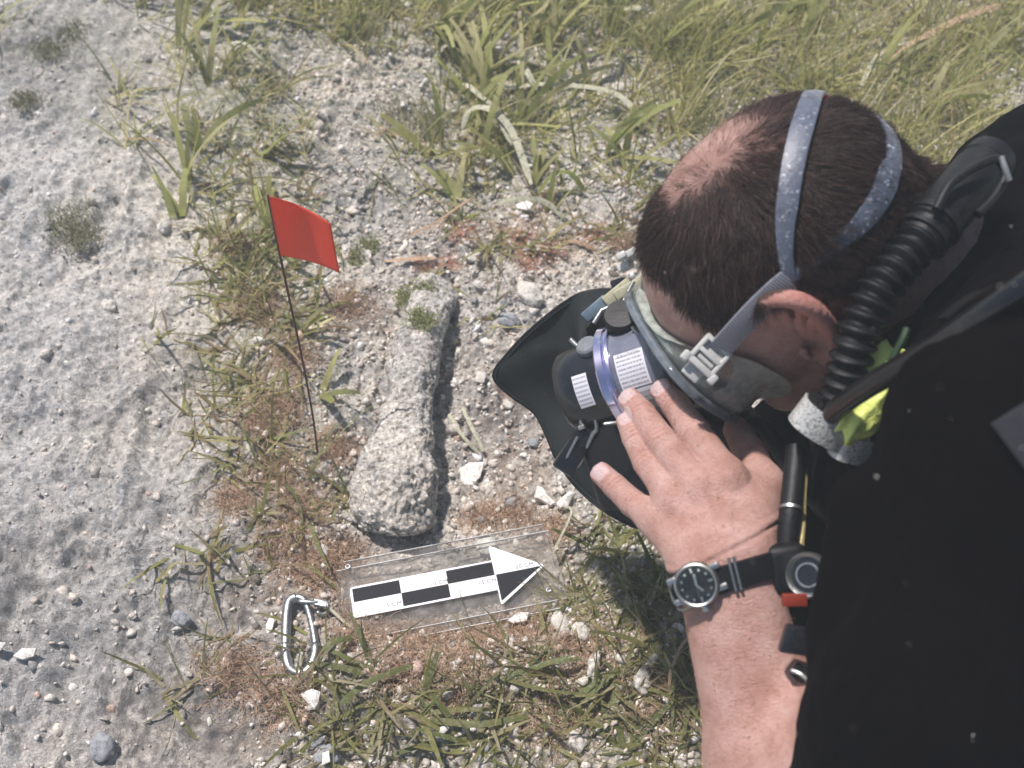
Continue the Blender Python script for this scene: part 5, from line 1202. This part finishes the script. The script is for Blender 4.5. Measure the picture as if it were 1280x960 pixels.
sh = thing('air_hose', 'smooth black hose crossing the shoulder in front of the yellow fabric', 'hose', c2w(P(1110, 470, .66)))
V, F = tube(catmull([P(1310, 338, .545), P(1240, 386, .562), P(1170, 432, .592), P(1110, 468, .628), P(1060, 500, .665), P(1030, 528, .695), P(1022, 565, .715), P(1010, 620, .73)], 120), .0068, 24); cobj('hose_tube', V, F, simple('hose_rubber', (.005, .005, .006), .24, spec=.5), sh)

# reflective straps, yellow cloth, gauge
m = M_('reflective_tape'); n_ = m.noise(620, 2, .5); m.col(m.mix(m.ramp(m.noise(60, 4), [(.4, (0, 0, 0)), (.6, (.5, .5, .5))]), m.ramp(n_, [(.40, (.20, .20, .19)), (.46, (.52, .52, .49)), (1, (.62, .62, .58))]), (.34, .34, .33))); m.set(Roughness=.32, Metallic=.2); m.bump(n_, .0005); M_TAPE = m.m
def band(px, py, d, ax, r, wd, label, squash=(1, .8)):
    c_ = P(px, py, d); A_ = unit(ax); u_ = unit(np.cross(A_, [0, 0, 1.])); v_ = np.cross(A_, u_); V = []; n = 56
    for h in (-wd/2, -wd/2*.97, wd/2*.97, wd/2, wd/2*.97, -wd/2*.97):
        pass
    prof = [(-.5, 0), (-.48, .001), (.48, .001), (.5, 0), (.48, -.0012), (-.48, -.0012)]
    for k in range(n):
        a = 2*math.pi*k/n; rr = r*(1+.06*math.sin(3*a+1)); d_ = u_*math.cos(a)*squash[0]+v_*math.sin(a)*squash[1]
        for h, e in prof: V.append(c_+d_*(rr+e)+A_*wd*h)
    F = [(k*6+j, k*6+(j+1) % 6, ((k+1) % n)*6+(j+1) % 6, ((k+1) % n)*6+j) for k in range(n) for j in range(6)]
    return prop(cobj('reflective_strap', np.array(V), F, M_TAPE, base=c2w(c_)), label, 'strap')
band(1030, 528, .700, [.50, .80, -.40], .0205, .0190, 'white reflective strap looped round the black hose end under the jaw')
band(1066, 556, .700, [.25, .90, -.42], .0135, .0180, 'smaller reflective strap loop right of the larger one')
m = M_('yellow_cloth'); n_ = m.noise(600, 4); m.col(m.ramp(n_, [(.3, (.68, .78, .18)), (.7, (.78, .88, .26))])); m.set(Roughness=.55); m.bump(m.noise(70, 4), .004); M_YEL = m.m
V0, F0 = ico(5)
yax = (unit([.45, .85, 0]), unit([-.85, .45, 0]), np.array([0, 0, 1.]))
q = V0*(1+.085*(1-2*np.abs(np.sin(V0@np.array([1.8, 4.2, 2.2])+1.3*vn(V0*1.3, 3))))[:, None]+.02*vn(V0*6, 5)[:, None]); prop(cobj('yellow_cloth', P(1088, 492, .686)+(q*np.array([.034, .0185, .010]))@np.array(yax), F0, M_YEL, base=c2w(P(1088, 492, .686))), 'bright yellow green cloth showing between the hose and the black vest', 'cloth')
ga = thing('gauge_console', 'black gauge console with chrome ring beside the wrist, half under the suit', 'gauge', c2w(P(990, 715, .67)))
V, F = rbox(P(982, 710, .694), (unit([1, .15, 0]), unit([-.15, 1, 0]), [0, 0, 1]), (.0130, .0160, .010), .006, 4); cobj('console_body', V, F, M_BLK, ga)
gc = P(1011, 719, .672); gn = unit([-.55, .15, -.8]); V, F = lathe(gc, gn, [(-.006, .0125), (-.003, .0140), (.002, .0142), (.004, .0130), (.003, .0115), (.001, .0105)], 40); cobj('chrome_ring', V, F, M_STEEL, ga)
V, F = lathe(gc, gn, [(.0005, .0112), (.0012, .0108), (.0012, .0001)], 32); cobj('gauge_face', V, F, M_GLOSS, ga); V, F = lathe(gc, gn, [(.0014, .0078), (.0022, .0076), (.0022, .0066), (.0014, .0064)], 32); cobj('inner_ring', V, F, M_STEEL, ga)
V, F = rbox(P(993, 750, .665), (unit([1, .0, 0]), unit([0, 1, 0]), [0, 0, 1]), (.0075, .0038, .002), .0008); cobj('red_tab', V, F, simple('red_plastic', (.20, .022, .008), .5), ga)
V, F = tube(catmull([P(996, 560, .725), P(992, 600, .715), P(988, 640, .705), P(984, 684, .70)], 30), .0072, 16); ih = prop(cobj('gauge_hose', V, F, M_BLK, base=c2w(P(990, 620, .71))), 'short black hose hanging from the reflective strap to the gauge', 'hose')
V, F = lathe(P(989, 637, .705), unit(P(988, 640, .705)-P(992, 600, .715)), [(-.001, .0073), (-.001, .0080), (.001, .0080), (.001, .0073)], 24); cobj('ferrule', V, F, M_STEEL, ih)
V, F = tube(catmull([P(1007, 580, .72), P(1004, 620, .712), P(1003, 655, .706), P(1001, 682, .70)], 30), .0022, 8); prop(cobj('gold_trim', V, F, simple('gold_webbing', (.42, .34, .16), .45, .3, bump=.0008, bs=700), base=c2w(P(1003, 630, .71))), 'thin gold edged webbing hanging beside the gauge hose', 'webbing')

# buoyancy vest details lying on the suit
vest = thing('buoyancy_vest', 'black buoyancy vest harness over the diver\'s shoulder', 'vest', c2w(P(1200, 560, .6)))
M_WEB = simple('black_webbing', (.006, .005, .0055), .85, var=.3, vs=500, bump=.0008, bs=900, spec=.12)
def on_suit(pp, nm, w_, mat, off=.002, n=40):
    q = march(suit_d, [a for a, b in pp], [b for a, b in pp]); q = q[q[:, 2] < 1.2]; V, F = surf_ribbon(catmull(q, n), w_, off, suit_d, .0010); cobj(nm, V, F, mat, vest)
on_suit([(1275, 350), (1220, 370), (1180, 400)], 'collar_webbing', .015, M_WEB, .001)
pg = []; 
for v in np.linspace(0, 1, 12):
    for u in np.linspace(0, 1, 12): pg.append(((1243+45*v)*(1-u)+1300*u, (532+60*v)*(1-u)+(495+130*v)*u))
q = march(suit_d, [a for a, b in pg], [b for a, b in pg]); q = q+gradn(suit_d, q, .003)*.0055; cobj('shoulder_patch', q, grid_faces(12, 12), simple('blue_grey_cloth', (.007, .009, .014), .85, bump=.0006), vest, fix=False).modifiers.new('t', 'SOLIDIFY').thickness = .0015
V, F = tube(catmull([P(1120, 478, .690), P(1112, 520, .692), P(1100, 560, .695), P(1080, 620, .70), P(1072, 660, .70)], 40), .0062, 12); cobj('collar_piping', V, F, simple('teal_piping', (.018, .028, .028), .7, bump=.001, bs=900), vest)
V, F = tube(catmull([P(1108, 462, .675), P(1120, 440, .672), P(1128, 425, .67), P(1134, 410, .67)], 20), .0024, 8); cobj('draw_cord', V, F, simple('green_cord', (.02, .045, .018), .6), vest)
V, F = tube(catmull([P(1124, 482, .672), P(1134, 490, .668), P(1142, 487, .668)], 12), .0012, 8); cobj('pocket_edge', V, F, M_GREY, vest)
V, F = tube(catmull([P(1252, 196, .665), P(1257, 212, .663), P(1262, 226, .663)], 12), .0018, 8); cobj('collar_edge', V, F, M_GREY, vest)
V, F = rbox(P(998, 800, .655), (unit([-1, .15, 0]), unit([.3, 1, 0]), [0, 0, 1]), (.010, .0085, .004), .0015); bt = cobj('buckle_tongue', V, F, M_GLOSS, vest)
V, F = tube(catmull([P(990, 838, .655), P(1000, 842, .652), P(1010, 850, .65)], 12), .0014, 8); cobj('buckle_edge', V, F, M_STEEL, bt)
V, F = rbox(P(1002, 842, .660), (unit([-1, .6, 0]), unit([.6, 1, 0]), [0, 0, 1]), (.007, .0050, .003), .0015); cobj('buckle_tongue', V, F, M_GLOSS, vest)

# specks drifting in the water
n = 420; V0, F0 = ico(1); d_ = rng.uniform(.30, .95, n)**1.0; pp = np.stack([(rng.uniform(-100, 1380, n)-640)/FPX*d_, (480-rng.uniform(-100, 1060, n))/FPX*d_, d_], -1)
keep = (body_d(pp) > .004) & (suit_d(pp) > .006); pp = pp[keep]; wp = c2w(pp); kk = wp[:, 2] > .02; wp, pp = wp[kk], pp[kk]; r_ = rng.lognormal(math.log(.00026), .4, len(wp)).clip(.00012, .0006)
V = wp[:, None]+V0[None]*r_[:, None, None]; F = (F0[None]+np.arange(len(wp))[:, None, None]*len(V0)).reshape(-1, 3)
prop(mobj('drifting_specks', V.reshape(-1, 3), F, simple('speck', (.6, .58, .52), .8)), 'tiny pale specks drifting in the water', 'specks', kind='stuff')

# the water itself
V, F = rbox((0, 0, .04), ([1, 0, 0], [0, 1, 0], [0, 0, 1]), (75, 75, 1.09), 0)
hz = mobj('haze', V, F, None, smooth=False) if False else None
me = bpy.data.meshes.new('haze'); me.from_pydata([tuple(v) for v in V], [], F); hz = bpy.data.objects.new('haze', me); col.objects.link(hz); hz['kind'] = 'stuff'
fixn(hz); hm_ = bpy.data.materials.new('haze'); hm_.use_nodes = True; t_ = hm_.node_tree; t_.nodes.remove(t_.nodes['Principled BSDF']); pv = t_.nodes.new('ShaderNodeVolumePrincipled')
pv.inputs['Color'].default_value = (.84, .95, .99, 1); pv.inputs['Density'].default_value = .046; pv.inputs['Anisotropy'].default_value = .2; t_.links.new(pv.outputs[0], t_.nodes['Material Output'].inputs['Volume']); me.materials.append(hm_)
